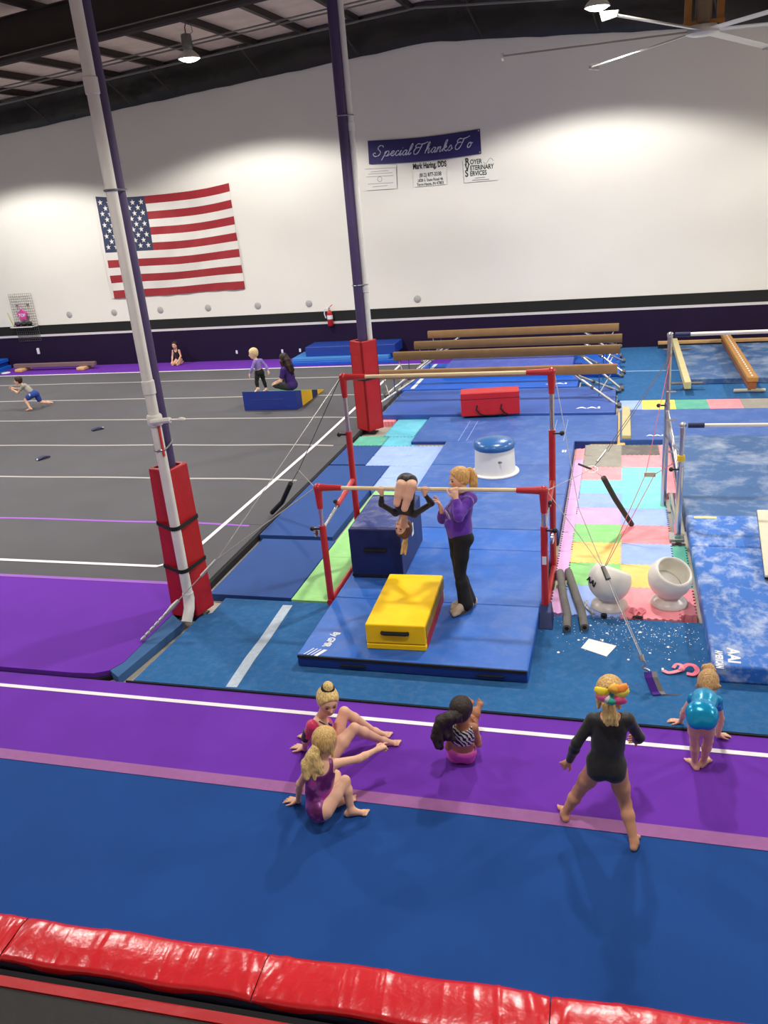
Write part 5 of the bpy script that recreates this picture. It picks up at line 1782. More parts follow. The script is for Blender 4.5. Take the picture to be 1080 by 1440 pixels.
def foot(an, heel_dir_toe, up, s, g, toes=True):
    """an ankle, toe direction, up = from sole to instep"""
    t_, u_ = nz(heel_dir_toe), nz(up)
    u_ = nz(u_ - t_ * (u_ @ t_))
    sd = np.cross(t_, u_)
    L_ = .235 * s
    sole = an - u_ * .062 * s
    heel = sole - t_ * .045 * s + u_ * .030 * s
    ball = sole + t_ * .125 * s + u_ * .020 * s
    P = [cone(g, an, heel, .034 * s, .031 * s, .025), cone(g, an + t_ * .01 * s, ball, .033 * s, .022 * s, .03),
         cone(g, heel, ball, .028 * s, .02 * s, .02),
         cone(g, ball - sd * .022 * s, ball + sd * .022 * s, .021 * s, .019 * s, .015)]
    for i in range(5):
        o = (i - 2) * .0175 * s
        ln = (.052 - .0045 * i) * s
        b0 = ball + sd * o + t_ * (.006 - .003 * i) * s
        rr = (.0125 if i == 0 else .0092) * s
        P.append(cone(g, b0, b0 + t_ * ln - u_ * .004 * s, max(rr, .0055), max(rr * .9, .005), .005))
    return P


def build_person(name, label, J, s, skin, opt):
    """J: joints; s: stature / 1.70; returns (root, prims, frame info)"""
    vox = opt.get('vox', .005)
    root = thing(name, (J['P'][0], J['P'][1], opt.get('z0', 0.0)), label, 'person', opt.get('group'))
    P_, N_ = J['P'], J['N']
    SL, SR, HL, HR = J['SL'], J['SR'], J['HL'], J['HR']
    sw = opt.get('sw', np.linalg.norm(SR - SL))
    up = nz(N_ - P_)
    rt = nz(SR - SL)
    rt = nz(rt - up * (rt @ up))
    fr = np.cross(up, rt)
    prt = nz(HR - HL)
    pup = nz(opt.get('pup', N_ - P_))
    prt = nz(prt - pup * (prt @ pup))
    pfr = np.cross(pup, prt)
    A = np.stack([rt, fr, up], 1)
    Ap = np.stack([prt, pfr, pup], 1)
    L_ = np.linalg.norm(N_ - P_)
    wf = opt.get('waist', 1.0)
    pr = []
    C_ = J.get('C', lerp(P_, N_, .70))
    B_ = J.get('B', lerp(P_, N_, .38))
    pw = opt.get('hipw', 1.0)
    pr += [ell('pelvis', P_ + pup * .03 * L_, Ap, (.47 * sw * pw, .34 * sw, .24 * L_), .03),
           ell('belly', B_, A, (.41 * sw * wf, .30 * sw * wf, .34 * L_), .04),
           ell('chest', C_, A, (.46 * sw, .31 * sw, .33 * L_), .04)]
    if opt.get('bust'):
        for e in (-1, 1):
            pr.append(ell('chest', C_ + fr * .24 * sw + rt * e * .19 * sw - up * .02, A, (.16 * sw, .14 * sw, .16 * sw), .05))
    for e, H_ in ((-1, HL), (1, HR)):
        pr.append(ell('pelvis', lerp(P_, H_, .8) - pfr * .13 * sw - pup * .02 * L_, Ap, (.26 * sw * pw, .26 * sw, .20 * L_), .03))
    for S_ in (SL, SR):
        pr.append(cone('shl', lerp(N_, C_, .25), S_, .16 * sw, .135 * sw, .03))
    HC, hf, hu, hh = J['H'], nz(opt['hf']), nz(opt['hu']), opt.get('hh', .215)
    hu = nz(hu - hf * (hu @ hf))
    hr = np.cross(hf, hu)
    Ah = np.stack([hr, hf, hu], 1)
    nb = HC - hu * .30 * hh - hf * .08 * hh
    rn = opt.get('rn', .050 * s)
    pr.append(cone('neck', N_ - up * .01, nb, rn * 1.12, rn, .03))
    hd = lambda x_, y_, z_: HC + (hr * x_ + hf * y_ + hu * z_) * hh
    pr += [ell('head', hd(0, -.06, .12), Ah, (.355 * hh, .43 * hh, .385 * hh), .02),
           ell('head', hd(0, .09, -.13), Ah, (.295 * hh, .32 * hh, .36 * hh), .05),
           cone('head', hd(0, .20, -.40), hd(0, .22, -.38), .10 * hh, .10 * hh, .04),
           cone('head', hd(0, .385, .02), hd(0, .47, -.13), .030 * hh, .048 * hh, .014),
           ell('head', hd(0, .37, -.27), Ah, (.115 * hh, .05 * hh, .05 * hh), .012),
           ell('head', hd(-.355, -.03, -.06), Ah, (.03 * hh, .075 * hh, .125 * hh), .008),
           ell('head', hd(.355, -.03, -.06), Ah, (.03 * hh, .075 * hh, .125 * hh), .008)]
    subs = [ell('sock', hd(e * .15, .44, .0), Ah, (.09 * hh, .06 * hh, .055 * hh), .02) for e in (-1, 1)]
    subs += list(opt.get('carve', ()))
    rs_ = opt.get('limb', 1.0) * s
    for sd in 'LR':
        S_, E_, W_ = J['S' + sd], J['E' + sd], J['W' + sd]
        pr.append(cone('uarm' + sd, S_, E_, .048 * rs_, .036 * rs_, .025))
        pr.append(cone('farm' + sd, E_, lerp(E_, W_, .3), .036 * rs_, .037 * rs_, .02))
        pr.append(cone('farm' + sd, lerp(E_, W_, .3), W_, .037 * rs_, .024 * rs_, .02))
        if J.get('D' + sd) is not None:
            dd, pn, th_, cu = J['D' + sd]
            pr += hand(J, W_, dd, pn, th_, opt.get('hs', 1.0) * s, cu, 'hand' + sd, spread=opt.get('spread', .06))
        H_, K_, An = J['H' + sd], J['K' + sd], J['A' + sd]
        pr.append(cone('thigh' + sd, H_, lerp(H_, K_, .5), .088 * rs_, .074 * rs_, .03))
        pr.append(cone('thigh' + sd, lerp(H_, K_, .5), K_, .074 * rs_, .052 * rs_, .02))
        pr.append(cone('calf' + sd, K_, lerp(K_, An, .32), .052 * rs_, .054 * rs_, .02))
        pr.append(cone('calf' + sd, lerp(K_, An, .32), An, .054 * rs_, .033 * rs_, .02))
        if J.get('T' + sd) is not None:
            td, tu = J['T' + sd]
            pr += foot(An, td, tu, opt.get('fs', 1.0) * s, 'foot' + sd)
    base = np.array(lin(skin))
    dk = base * np.array([.62, .5, .46])
    brow = np.array(lin(opt.get('brow', (120, 90, 60))))
    paint = [(hd(0, .40, -.27), np.array([.13, .12, .05]) * hh, Ah, base * [.82, .5, .5], .4),
             (hd(-.19, .34, -.14), np.array([.10, .14, .09]) * hh, Ah, base * [1.0, .78, .74], .8),
             (hd(.19, .34, -.14), np.array([.10, .14, .09]) * hh, Ah, base * [1.0, .78, .74], .8)]
    for e in (-1, 1):
        paint.append((hd(e * .15, .40, .10), np.array([.10, .10, .022]) * hh, Ah, brow, .5))
        paint.append((hd(e * .15, .40, .005), np.array([.075, .10, .026]) * hh, Ah, np.array(lin((70, 52, 44))), .5))
    body = field_object('body', skin_mat(), root, pr, vox, subs=subs, paint=paint, base=base)
    for e in (-1, 1):
        MB().ball(hd(e * .15, .365, .0), .045 * hh, 10, 6).build('eye', mat('eye_dark', (52, 44, 42), .25), root, smooth='all')
    return dict(root=root, pr=pr, A=A, Ap=Ap, hd=hd, Ah=Ah, hh=hh, vox=vox, J=J, s=s, sw=sw, up=up, fr=fr, rt=rt, L=L_, base=base, pup=pup, pfr=pfr, prt=prt)


def garment(Q, name, m, groups, inf, cuts=(), subs=(), extra=(), vox=None):
    pp = [p for p in Q['pr'] if p.g in groups] + list(extra)
    return field_object(name, m, Q['root'], pp, vox or Q['vox'], inf, subs, cuts)


def hair_cap(Q, m, extra=(), inf=.055, face=(0, .48, -.18), fr_=(.48, .40, .52), low=-.42, name='hair', back=True):
    hd, hh, Ah = Q['hd'], Q['hh'], Q['Ah']
    base = [ell('hair', hd(0, -.07, .13), Ah, ((.37 + inf) * hh, (.44 + inf) * hh, (.40 + inf) * hh), .01)]
    if back:
        base.append(ell('hair', hd(0, -.20, -.12), Ah, (.33 * hh, .27 * hh, .30 * hh), .03))
    subs = [ell('face', hd(*face), Ah, tuple(v * hh for v in fr_), .01)]
    return field_object(name, m, Q['root'], base + list(extra), Q['vox'], 0.0, subs)


def strands(path, r0, r1, n, spread, seed, k=.012):
    """a tail of hair: several wavy locks along a path"""
    r2 = np.random.default_rng(seed)
    out = []
    P = [np.array(p, float) for p in path]
    for i in range(n):
        o0 = r2.normal(0, 1, 3) * spread * .35
        o1 = r2.normal(0, 1, 3) * spread
        prev = None
        for j, p in enumerate(P):
            f_ = j / (len(P) - 1)
            q = p + o0 * (1 - f_) + o1 * f_
            rr = r0 * (1 - f_) ** .5 + r1 * f_ ** .5
            if prev is not None:
                out.append(cone('hair', prev[0], q, prev[1], rr * .8, k))
            prev = (q, rr * .8)
    return out
# ------------------------------------------------------------------ the cast
FZ = -.03         # top of the tumbling carpets
m_leo_black = mat('black_leotard', (10, 10, 12), .55, sheen=.2, wrinkle=.15, wscale=12)
m_blond = hair_mat('blond_hair', (222, 190, 124), .35)
m_blond2 = hair_mat('honey_hair', (204, 166, 104), .38)
m_brown = hair_mat('dark_brown_hair', (44, 28, 22), .5)
m_lbrown = hair_mat('light_brown_hair', (150, 106, 66), .4)
m_vdark = hair_mat('black_brown_hair', (42, 30, 27), .5)
SKIN = (228, 178, 150)
SKIN_T = (206, 150, 118)
SKIN_B = (172, 116, 86)
up3 = V3(0, 0, 1)


def hair_tie(Q, c, axis, r_, m):
    a = nz(axis)
    x_ = nz(np.cross(a, [0.3, .2, 1]))
    y_ = np.cross(a, x_)
    MB().tube([c + r_ * (math.cos(t_) * x_ + math.sin(t_) * y_) for t_ in np.linspace(0, 2 * math.pi, 15)[:-1]], r_ * .35, 7, close=True).build('hair_tie', m, Q['root'], smooth=True)


def sleeve(J, sd, t_, s_, ra=.050, rb=.042):
    return cone('sleeve', J['S' + sd], lerp(J['S' + sd], J['E' + sd], t_), ra * s_, rb * s_, .02)


def sleeve_cut(J, sd, t_, R_=.06):
    return (lerp(J['S' + sd], J['E' + sd], t_), nz(J['E' + sd] - J['S' + sd]), R_)


# 1 -- girl in the long-sleeved black leotard, legs apart, seen from behind
s = .69
az = FZ + .062 * s
J = dict(P=V3(-.03, 4.80, .55), N=V3(-.01, 4.86, .91), H=V3(-.015, 4.90, 1.06), SL=V3(-.125, 4.86, .855), SR=V3(.105, 4.86, .88),
         EL=V3(-.23, 4.80, .69), WL=PY(800, 1071, 4.86), ER=V3(.185, 4.92, .70), WR=V3(.165, 5.07, .56),
         HL=V3(-.095, 4.80, .50), HR=V3(.04, 4.80, .50), KL=PY(814, 1112, 4.87), KR=PY(879, 1129, 4.80), AL=G(794, 1144, az), AR=G(892, 1184, az))
J['DL'] = (PY(784, 1082, 4.9) - J['WL'], V3(.2, .9, -.4), 1, .35)
J['DR'] = (V3(-.05, .9, -.45), V3(-.9, 0, -.3), -1, .6)
J['TL'] = (G(780, 1122) - G(789, 1152), up3)
J['TR'] = (G(897, 1170) - G(892, 1194), up3)
Q = build_person('person', 'girl in a black long sleeved leotard with a rainbow hair bow, striding', J, s, SKIN_T, dict(hf=(.12, .95, -.28), hu=(0, .25, 1), hh=.215, z0=FZ, sw=.245, limb=1.18, hipw=1.14, waist=1.08))
tor = ('pelvis', 'belly', 'chest', 'shl', 'uarmL', 'farmL', 'uarmR', 'farmR')
hd = Q['hd']
garment(Q, 'leotard', m_leo_black, tor, .006, cuts=[(lerp(J['EL'], J['WL'], .93), nz(J['WL'] - J['EL']), .06), (lerp(J['ER'], J['WR'], .95), nz(J['WR'] - J['ER']), .06)],
        subs=[ell('n', J['N'] + V3(0, -.03, .035), np.eye(3), (.075, .085, .075), .01)])
tail = [hd(.02, -.42, .08), hd(.03, -.56, -.05), hd(.04, -.58, -.3), hd(.07, -.52, -.6), hd(.05, -.50, -.85)]
hair_cap(Q, m_blond2, extra=[ell('hair', hd(0, -.3, .0), Q['Ah'], (.30 * .215, .2 * .215, .3 * .215), .02), cone('hair', hd(-.3, -.05, -.1), hd(-.33, -.1, -.5), .03, .012, .02), cone('hair', hd(.3, -.05, -.1), hd(.30, -.12, -.45), .028, .01, .02)])
field_object('ponytail', m_blond, Q['root'], strands(tail, .024, .017, 8, .015, 3), .004)
hair_tie(Q, hd(.02, -.46, .14), hd(.03, -.6, .05) - hd(0, -.3, .2), .03, m_velcro)
bow_c = hd(.12, -.655, .26)
bow = thing('hair_bow', bow_c - [0, 0, .05], 'big rainbow coloured hair bow on the blond ponytail', 'hair bow')
bcol = [((250, 226, 60), (-1, .25), .075), ((246, 120, 170), (-.85, -.3), .07), ((244, 242, 240), (-.75, -.75), .06), ((252, 150, 60), (1.0, .75), .085), ((246, 232, 90), (1.05, .35), .08), ((240, 96, 150), (.85, -.55), .075), ((60, 180, 160), (.05, -.75), .06), ((250, 190, 70), (.2, .5), .06)]
for k, (cc, (bx_, bz_), ln) in enumerate(bcol):
    d_ = nz(V3(bx_, -.10, bz_))
    n_ = nz(np.cross(d_, [0, 1, 0]))
    ln *= 1.5
    vs = []
    for i in range(9):
        t_ = i / 8
        wd_ = .040 * math.sin(math.pi * min(1, .06 + t_ * .9)) ** .55
        for e in np.linspace(-1, 1, 5):
            vs.append(bow_c + d_ * ln * t_ + n_ * wd_ * e + V3(0, -.02 - .03 * math.sin(math.pi * t_) - .012 * (1 - e * e), 0))
    o_ = MB().add(vs, [(i * 5 + q, (i + 1) * 5 + q, (i + 1) * 5 + q + 1, i * 5 + q + 1) for i in range(8) for q in range(4)]).build('bow_loop', mat('bow_%d' % k, cc, .5), bow, smooth='all')
    o_.modifiers.new('S', 'SOLIDIFY').thickness = .003
MB().ball(bow_c + [0, -.025, 0], .026).build('bow_knot', mat('bow_teal', (40, 150, 150), .5), bow, smooth=True)

# 2 -- girl in the shiny teal leotard, bent over with her hands on the floor
s = .60
az = FZ + .062 * s
J = dict(P=PY(987, 1004, 5.50), N=PY(993, 974, 5.84), H=PY(996, 962, 5.97), SL=PY(975, 981, 5.83), SR=PY(1009, 985, 5.83), EL=PY(963, 999, 5.93), ER=PY(1014, 1010, 5.88),
         WL=G(957, 1016, FZ + .03), WR=G(1010, 1034, FZ + .03), HL=PY(977, 1014, 5.50), HR=PY(997, 1015, 5.50), KL=PY(977, 1042, 5.54), KR=PY(996, 1041, 5.56), AL=G(977, 1074, az), AR=G(989, 1071, az))
J['WL'][2] = .012
J['DL'] = (V3(-.8, .25, -.12), V3(0, 0, -1), 1, .12)
J['DR'] = (V3(.65, .35, -.12), V3(0, 0, -1), -1, .12)
J['TL'] = (G(963, 1073) - G(977, 1089), up3)
J['TR'] = (G(1003, 1073) - G(988, 1085), up3)
Q = build_person('person', 'girl in a shiny teal leotard bending over with both hands on the floor', J, s, SKIN, dict(hf=(.05, .45, -.9), hu=(.05, .9, .35), hh=.195, z0=FZ, sw=.205, limb=1.06, hipw=1.15, pup=(.1, .75, .55)))
m_teal = mat('metallic_teal_lycra', (0, 150, 200), .25, metal=.3, spec=.6, wrinkle=.1, wscale=10)
garment(Q, 'leotard', m_teal, ('pelvis', 'belly', 'chest', 'shl'), .006, cuts=[sleeve_cut(J, 'L', .3, .05), sleeve_cut(J, 'R', .45, .05)], extra=[sleeve(J, 'L', .3, s), sleeve(J, 'R', .45, s)],
        subs=[ell('n', J['N'] + V3(0, .05, .03), np.eye(3), (.05, .05, .05), .01)])
hd = Q['hd']
hair_cap(Q, hair_mat('sandy_hair', (190, 150, 98), .35), extra=[cone('hair', hd(-.3, -.1, -.1), hd(-.46, .1, -.1), .024, .008, .02), cone('hair', hd(.3, -.1, -.15), hd(.45, -.25, -.2), .022, .008, .02)] + strands([hd(-.06, -.12, .48), hd(-.10, -.2, .66), hd(.06, -.22, .72), hd(.16, -.3, .55)], .024, .012, 4, .012, 5))
hair_tie(Q, hd(-.06, -.13, .52), Q['Ah'][:, 2], .026, m_velcro)

# 3 -- girl in zebra top and pink shorts sitting and holding her feet
s = .66
J = dict(P=PY(649, 1058, 5.35), N=PY(651, 1021, 5.30), H=PY(649, 999, 5.33), SL=PY(636, 1027, 5.30), SR=PY(666, 1023, 5.32), EL=PY(630, 1050, 5.32), ER=PY(673, 1046, 5.36), WR=PY(669, 1019, 5.58), WL=PY(656, 1019, 5.60),
         HL=PY(640, 1058, 5.42), HR=PY(659, 1059, 5.42), KL=V3(-1.24, 5.66, .26), KR=V3(-1.10, 5.66, .26), AR=PY(670, 1004, 5.64), AL=PY(660, 1003, 5.66))
J['P'][2] = max(J['P'][2], .096)
J['DR'] = (V3(-.35, .45, .75), V3(-.7, .1, .3), 1, .8)
J['DL'] = (V3(.45, .4, .6), V3(.7, .1, .3), -1, .8)
J['TR'] = (PY(674, 984, 5.70) - PY(669, 1003, 5.64), V3(-.2, -.9, .25))
J['TL'] = (PY(663, 983, 5.72) - PY(660, 1003, 5.66), V3(.2, -.9, .25))
Q = build_person('person', 'dark haired girl in a zebra striped top and pink shorts sitting on the purple carpet', J, s, SKIN_B, dict(hf=(.15, .95, -.3), hu=(0, .25, 1), hh=.205, z0=FZ, sw=.215, limb=1.0, hipw=1.15, brow=(30, 20, 16)))


def zebra_mat():
    m = bpy.data.materials.new('zebra_fabric')
    m.use_nodes = True
    N, L = m.node_tree.nodes, m.node_tree.links
    b_ = N['Principled BSDF']
    tc = N.new('ShaderNodeTexCoord')
    wv = N.new('ShaderNodeTexWave')
    wv.bands_direction = 'DIAGONAL'
    wv.inputs['Scale'].default_value = 14
    wv.inputs['Distortion'].default_value = 6
    wv.inputs['Detail'].default_value = 1
    wv.inputs['Detail Scale'].default_value = 1.5
    L.new(tc.outputs['Object'], wv.inputs['Vector'])
    rp = N.new('ShaderNodeValToRGB')
    rp.color_ramp.interpolation = 'CONSTANT'
    rp.color_ramp.elements[0].color = (.008, .008, .01, 1)
    rp.color_ramp.elements[1].position = .5
    rp.color_ramp.elements[1].color = (.72, .70, .70, 1)
    L.new(wv.outputs['Fac'], rp.inputs['Fac'])
    L.new(rp.outputs['Color'], b_.inputs['Base Color'])
    b_.inputs['Roughness'].default_value = .6
    return m


upv = Q['up']
garment(Q, 'crop_top', zebra_mat(), ('chest', 'belly', 'shl'), .006, cuts=[(lerp(J['P'], J['N'], .45), -upv, .3), (J['SL'] + nz(J['SL'] - J['SR']) * .012, nz(J['SL'] - J['SR']), .08), (J['SR'] + nz(J['SR'] - J['SL']) * .012, nz(J['SR'] - J['SL']), .08)],
        subs=[ell('n', J['N'] + V3(0, -.0, .03), np.eye(3), (.065, .07, .06), .01)])
m_pinkshort = mat('pink_shorts', (214, 92, 176), .5, wrinkle=.2, wscale=12)
garment(Q, 'shorts', m_pinkshort, ('pelvis',), .008, cuts=[(lerp(J['P'], J['N'], .17), upv, .3)])
hd = Q['hd']
hair_cap(Q, m_vdark, inf=.075)
tail = [hd(-.02, -.46, -.05), hd(-.25, -.70, -.12), hd(-.55, -.72, -.30), hd(-.68, -.66, -.70), hd(-.60, -.58, -1.05)]
field_object('ponytail', m_vdark, Q['root'], strands(tail, .034, .030, 15, .034, 8), .0045)
hair_tie(Q, hd(-.03, -.50, -.06), hd(-.25, -.7, -.1) - hd(0, -.4, 0), .028, m_velcro)

# 4 -- girl in the pink and black leotard leaning back on one hand
s = .80
az = FZ + .062 * s
J = dict(P=PY(462, 1060, 5.15), N=PY(449, 1012, 5.18), H=PY(461, 986, 5.19), SR=PY(439, 1020, 5.08), SL=PY(459, 1017, 5.28), ER=PY(431, 1038, 5.12), WR=G(428, 1052, FZ + .035), EL=V3(-2.44, 5.36, .18), WL=V3(-2.52, 5.42, FZ + .035),
         HL=PY(466, 1058, 5.24), HR=PY(464, 1063, 5.08), KL=PY(484, 1001, 5.42), AL=G(527, 1029, az), KR=PY(498, 1024, 5.26), AR=G(539, 1042, az))
J['DR'] = (V3(-.85, .35, -.15), V3(0, 0, -1), 1, .12)
J['DL'] = (V3(-.7, .6, -.15), V3(0, 0, -1), -1, .12)
J['TR'] = (V3(.93, .30, 0), up3)
J['TL'] = (V3(.95, .18, 0), up3)
Q = build_person('person', 'girl in a pink leotard with black straps leaning back on one hand, knees up', J, s, SKIN, dict(hf=(.55, -.78, -.22), hu=(.18, -.1, 1), hh=.212, z0=FZ, sw=.255, limb=1.0, hipw=1.05, brow=(130, 96, 60)))
m_pinkleo = mat('hot_pink_lycra', (214, 44, 96), .42, sheen=.3, wrinkle=.2, wscale=10)
garment(Q, 'leotard', m_pinkleo, ('pelvis', 'belly', 'chest', 'shl'), .006, cuts=[sleeve_cut(J, 'R', .8), sleeve_cut(J, 'L', .8)], extra=[sleeve(J, 'R', .8, s), sleeve(J, 'L', .8, s)],
        subs=[ell('n', J['N'] + V3(.02, 0, .03), np.eye(3), (.085, .085, .07), .01)])
field_object('sleeve', m_leo_black, Q['root'], [cone('s', lerp(J['SR'], J['ER'], .55) - V3(.012, 0, 0), J['ER'] - V3(.008, 0, 0), .042 * s, .040 * s)], .005, .006)
tr_ = nz(J['SL'] - J['SR'])
MB().tube([J['SR'] + Q['fr'] * .07 + [0, 0, .035], lerp(J['SR'], J['SL'], .35) + Q['fr'] * .085 - [0, 0, .01], lerp(J['SR'], J['SL'], .5) + Q['fr'] * .085 - [0, 0, .07]], .006, 8).build('neck_trim', m_leo_black, Q['root'], smooth=True)
MB().ball(lerp(J['SR'], J['SL'], .55) + Q['fr'] * .085 - [0, 0, .01], .022).build('neck_gem', mat('navy_sequins', (40, 30, 110), .3, metal=.4), Q['root'], smooth=True)
hd = Q['hd']
hair_cap(Q, m_blond, extra=[ell('hair', hd(-.03, -.16, .62), Q['Ah'], (.040, .045, .035), .02), cone('hair', hd(0, -.1, .4), hd(-.03, -.15, .6), .035, .03, .02)], face=(0, .50, -.18), fr_=(.50, .44, .54))
hair_tie(Q, hd(-.02, -.14, .53), Q['Ah'][:, 2], .042, m_velcro)

# 5 -- girl in the purple leotard, back turned, pointing with her right arm
s = .72
az = FZ + .062 * s
J = dict(P=PY(446, 1137, 4.50), N=PY(452, 1070, 4.60), H=PY(458, 1042, 4.66), SL=PY(438, 1075, 4.57), SR=PY(470, 1074, 4.66), EL=PY(422, 1102, 4.60), WL=G(419, 1126, FZ + .03), ER=PY(505, 1067, 4.78), WR=PY(530, 1054, 4.90),
         HL=PY(450, 1136, 4.58), HR=PY(457, 1139, 4.47), KR=PY(485, 1098, 4.68), AR=G(494, 1140, az), KL=PY(472, 1090, 4.86), AL=G(479, 1125, az))
J['P'][2] = max(J['P'][2], .10)
J['DL'] = (V3(-.85, .2, -.15), V3(0, 0, -1), 1, .12)
J['DR'] = (PY(540, 1049, 4.95) - J['WR'], V3(.2, .3, -.9), 1, (.25, .9, 1.1, 1.2))
J['TR'] = (V3(.92, .28, 0), up3)
J['TL'] = (V3(.6, .5, 0), up3)
Q = build_person('person', 'blond girl in a galaxy purple leotard, back turned, stretching one arm out', J, s, SKIN, dict(hf=(.45, .85, -.25), hu=(0, .2, 1), hh=.205, z0=FZ, sw=.235, limb=1.02, hipw=1.12, spread=.12))


def galaxy_mat():
    m = bpy.data.materials.new('galaxy_lycra')
    m.use_nodes = True
    N, L = m.node_tree.nodes, m.node_tree.links
    b_ = N['Principled BSDF']
    tc = N.new('ShaderNodeTexCoord')
    nz_ = N.new('ShaderNodeTexNoise')
    nz_.inputs['Scale'].default_value = 9
    nz_.inputs['Detail'].default_value = 4
    L.new(tc.outputs['Object'], nz_.inputs['Vector'])
    rp = N.new('ShaderNodeValToRGB')
    e = rp.color_ramp.elements
    e[0].position, e[0].color = .34, (*lin((60, 24, 70)), 1)
    e[1].position, e[1].color = .64, (*lin((206, 50, 170)), 1)
    x_ = e.new(.50)
    x_.color = (*lin((112, 36, 108)), 1)
    x_ = e.new(.58)
    x_.color = (*lin((150, 84, 150)), 1)
    L.new(nz_.outputs['Fac'], rp.inputs['Fac'])
    L.new(rp.outputs['Color'], b_.inputs['Base Color'])
    b_.inputs['Roughness'].default_value = .35
    b_.inputs['Metallic'].default_value = .2
    return m


garment(Q, 'leotard', galaxy_mat(), ('pelvis', 'belly', 'chest', 'shl'), .006, cuts=[(J['SL'] + nz(J['SL'] - J['SR']) * -.01, nz(J['SL'] - J['SR']), .07), (J['SR'] + nz(J['SR'] - J['SL']) * -.02, nz(J['SR'] - J['SL']), .07)],
        subs=[ell('n', J['N'] + V3(0, -.05, .01), np.eye(3), (.085, .075, .085), .01)])
hd = Q['hd']
tail = [hd(-.02, -.44, -.15), hd(-.05, -.60, -.35), hd(-.12, -.62, -.65), hd(-.08, -.55, -.95)]
hair_cap(Q, m_blond2, extra=[cone('hair', hd(.28, 0, -.1), hd(.36, .0, -.45), .026, .010, .02)])
field_object('ponytail', m_blond, Q['root'], strands(tail, .026, .030, 14, .032, 12), .0045)
hair_tie(Q, hd(-.02, -.47, -.20), hd(-.1, -.6, -.4) - hd(0, -.4, 0), .028, m_brown)

# 6 -- coach in the purple hoodie spotting at the low bar
s = .96
mz = .12
J = dict(P=PY(645, 752, 7.84), N=PY(650, 699, 7.92), H=PY(645, 673, 7.95), SL=PY(657, 707, 7.78), SR=PY(641, 706, 8.06), EL=PY(645, 727, 7.62), WL=PY(641, 700, 7.728), ER=PY(622, 730, 7.98), WR=PY(621, 718, 7.90),
         HL=PY(650, 757, 7.76), HR=PY(642, 755, 7.92), KL=PY(647, 808, 7.70), KR=PY(646, 804, 7.86), AL=G(655, 848, mz + .085), AR=G(659, 842, mz + .085))
J['DL'] = (V3(-.25, .35, .9), V3(-.1, .9, -.3), 1, 1.35)
J['DR'] = (PY(616, 702, 7.90) - J['WR'], V3(-.85, -.2, .1), -1, (.2, .3, .45, .6))
J['TL'] = (G(633, 864, mz) - G(660, 852, mz), up3)
J['TR'] = (G(636, 851, mz) - G(666, 845, mz), up3)
Q = build_person('person', 'coach in a purple hoodie and black flared trousers standing at the low bar', J, s, SKIN, dict(hf=(-.86, -.50, -.14), hu=(-.12, 0, 1), hh=.222, z0=mz, sw=.315, limb=.95, vox=.006, bust=True, spread=.1, waist=.92, fs=1.12))
m_hood = mat('purple_fleece', (92, 40, 160), .9, var=.05, vscale=8, wrinkle=.5, wscale=9, sheen=.3)
axl = nz(J['WL'] - J['EL'])
axr = nz(J['WR'] - J['ER'])
garment(Q, 'hoodie', m_hood, ('belly', 'chest', 'shl', 'uarmL', 'farmL', 'uarmR', 'farmR'), .017, cuts=[(lerp(J['EL'], J['WL'], .9), axl, .09), (lerp(J['ER'], J['WR'], .78), axr, .09)],
        extra=[ell('hem', J['P'] + V3(.01, 0, .07), Q['A'], (.145, .118, .14), .05), ell('hoodback', J['N'] + V3(.06, 0, -.01), Q['A'], (.10, .08, .06), .03), cone('pocket', J['P'] + V3(-.095, -.03, .13), J['P'] + V3(-.095, .05, .13), .03, .03, .04)], vox=.006)
text_mesh('\u0394TA', .075, mat('pale_letters', (196, 180, 210), .6), 'lettering', Q['root'], frame4(lerp(J['SL'], J['SR'], .45) + V3(-.165, -.06, -.10), (-.25, .95, -.2), (-.3, 0, .95)) @ Matrix.Rotation(math.pi, 4, 'Y') if False else frame4(lerp(J['SL'], J['SR'], .35) + V3(-.15, -.10, -.10), (.45, -.85, -.1), (-.2, 0, .97)), .004, bold=.003)
m_trous = mat('black_trousers', (12, 12, 14), .8, wrinkle=.3, wscale=8)
extra = []
for sd in 'LR':
    extra.append(cone('flare', lerp(J['K' + sd], J['A' + sd], .3), J['A' + sd] + V3(.0, 0, -.015), .052, .068, .02))
garment(Q, 'trousers', m_trous, ('pelvis', 'thighL', 'thighR', 'calfL', 'calfR'), .012, cuts=[(lerp(J['P'], J['N'], .15), up3, .3), (J['AL'] + V3(0, 0, -.05), -up3, .12), (J['AR'] + V3(0, 0, -.05), -up3, .12)], extra=extra)
m_slip = mat('beige_slipper', (196, 178, 152), .9, sheen=.3)
for sd in 'LR':
    o_ = garment(Q, 'slipper', m_slip, ('foot' + sd,), .012)
    td = nz(J['T' + sd][0])
    c_ = J['A' + sd] - [0, 0, .075]
    MB().prism([tuple((c_ + td * (.055 + .115 * math.cos(a)) + np.cross(up3, td) * .05 * math.sin(a))[:2]) for a in np.linspace(0, 2 * math.pi, 20)[:-1]], mz, mz + .018).build('slipper_sole', mat('brown_sole', (84, 62, 50), .7), Q['root'])
hd = Q['hd']
tail = [hd(0, -.40, .22), hd(.0, -.62, .18), hd(0, -.70, -.10), hd(.0, -.62, -.45), hd(0, -.55, -.62)]
hair_cap(Q, hair_mat('strawberry_hair', (206, 160, 96), .35), face=(0, .52, -.20), fr_=(.60, .50, .56))
field_object('ponytail', MATS['strawberry_hair'], Q['root'], strands(tail, .026, .022, 9, .02, 21), .006)
hair_tie(Q, hd(0, -.44, .22), V3(1, 0, .1), .028, MATS['strawberry_hair'])

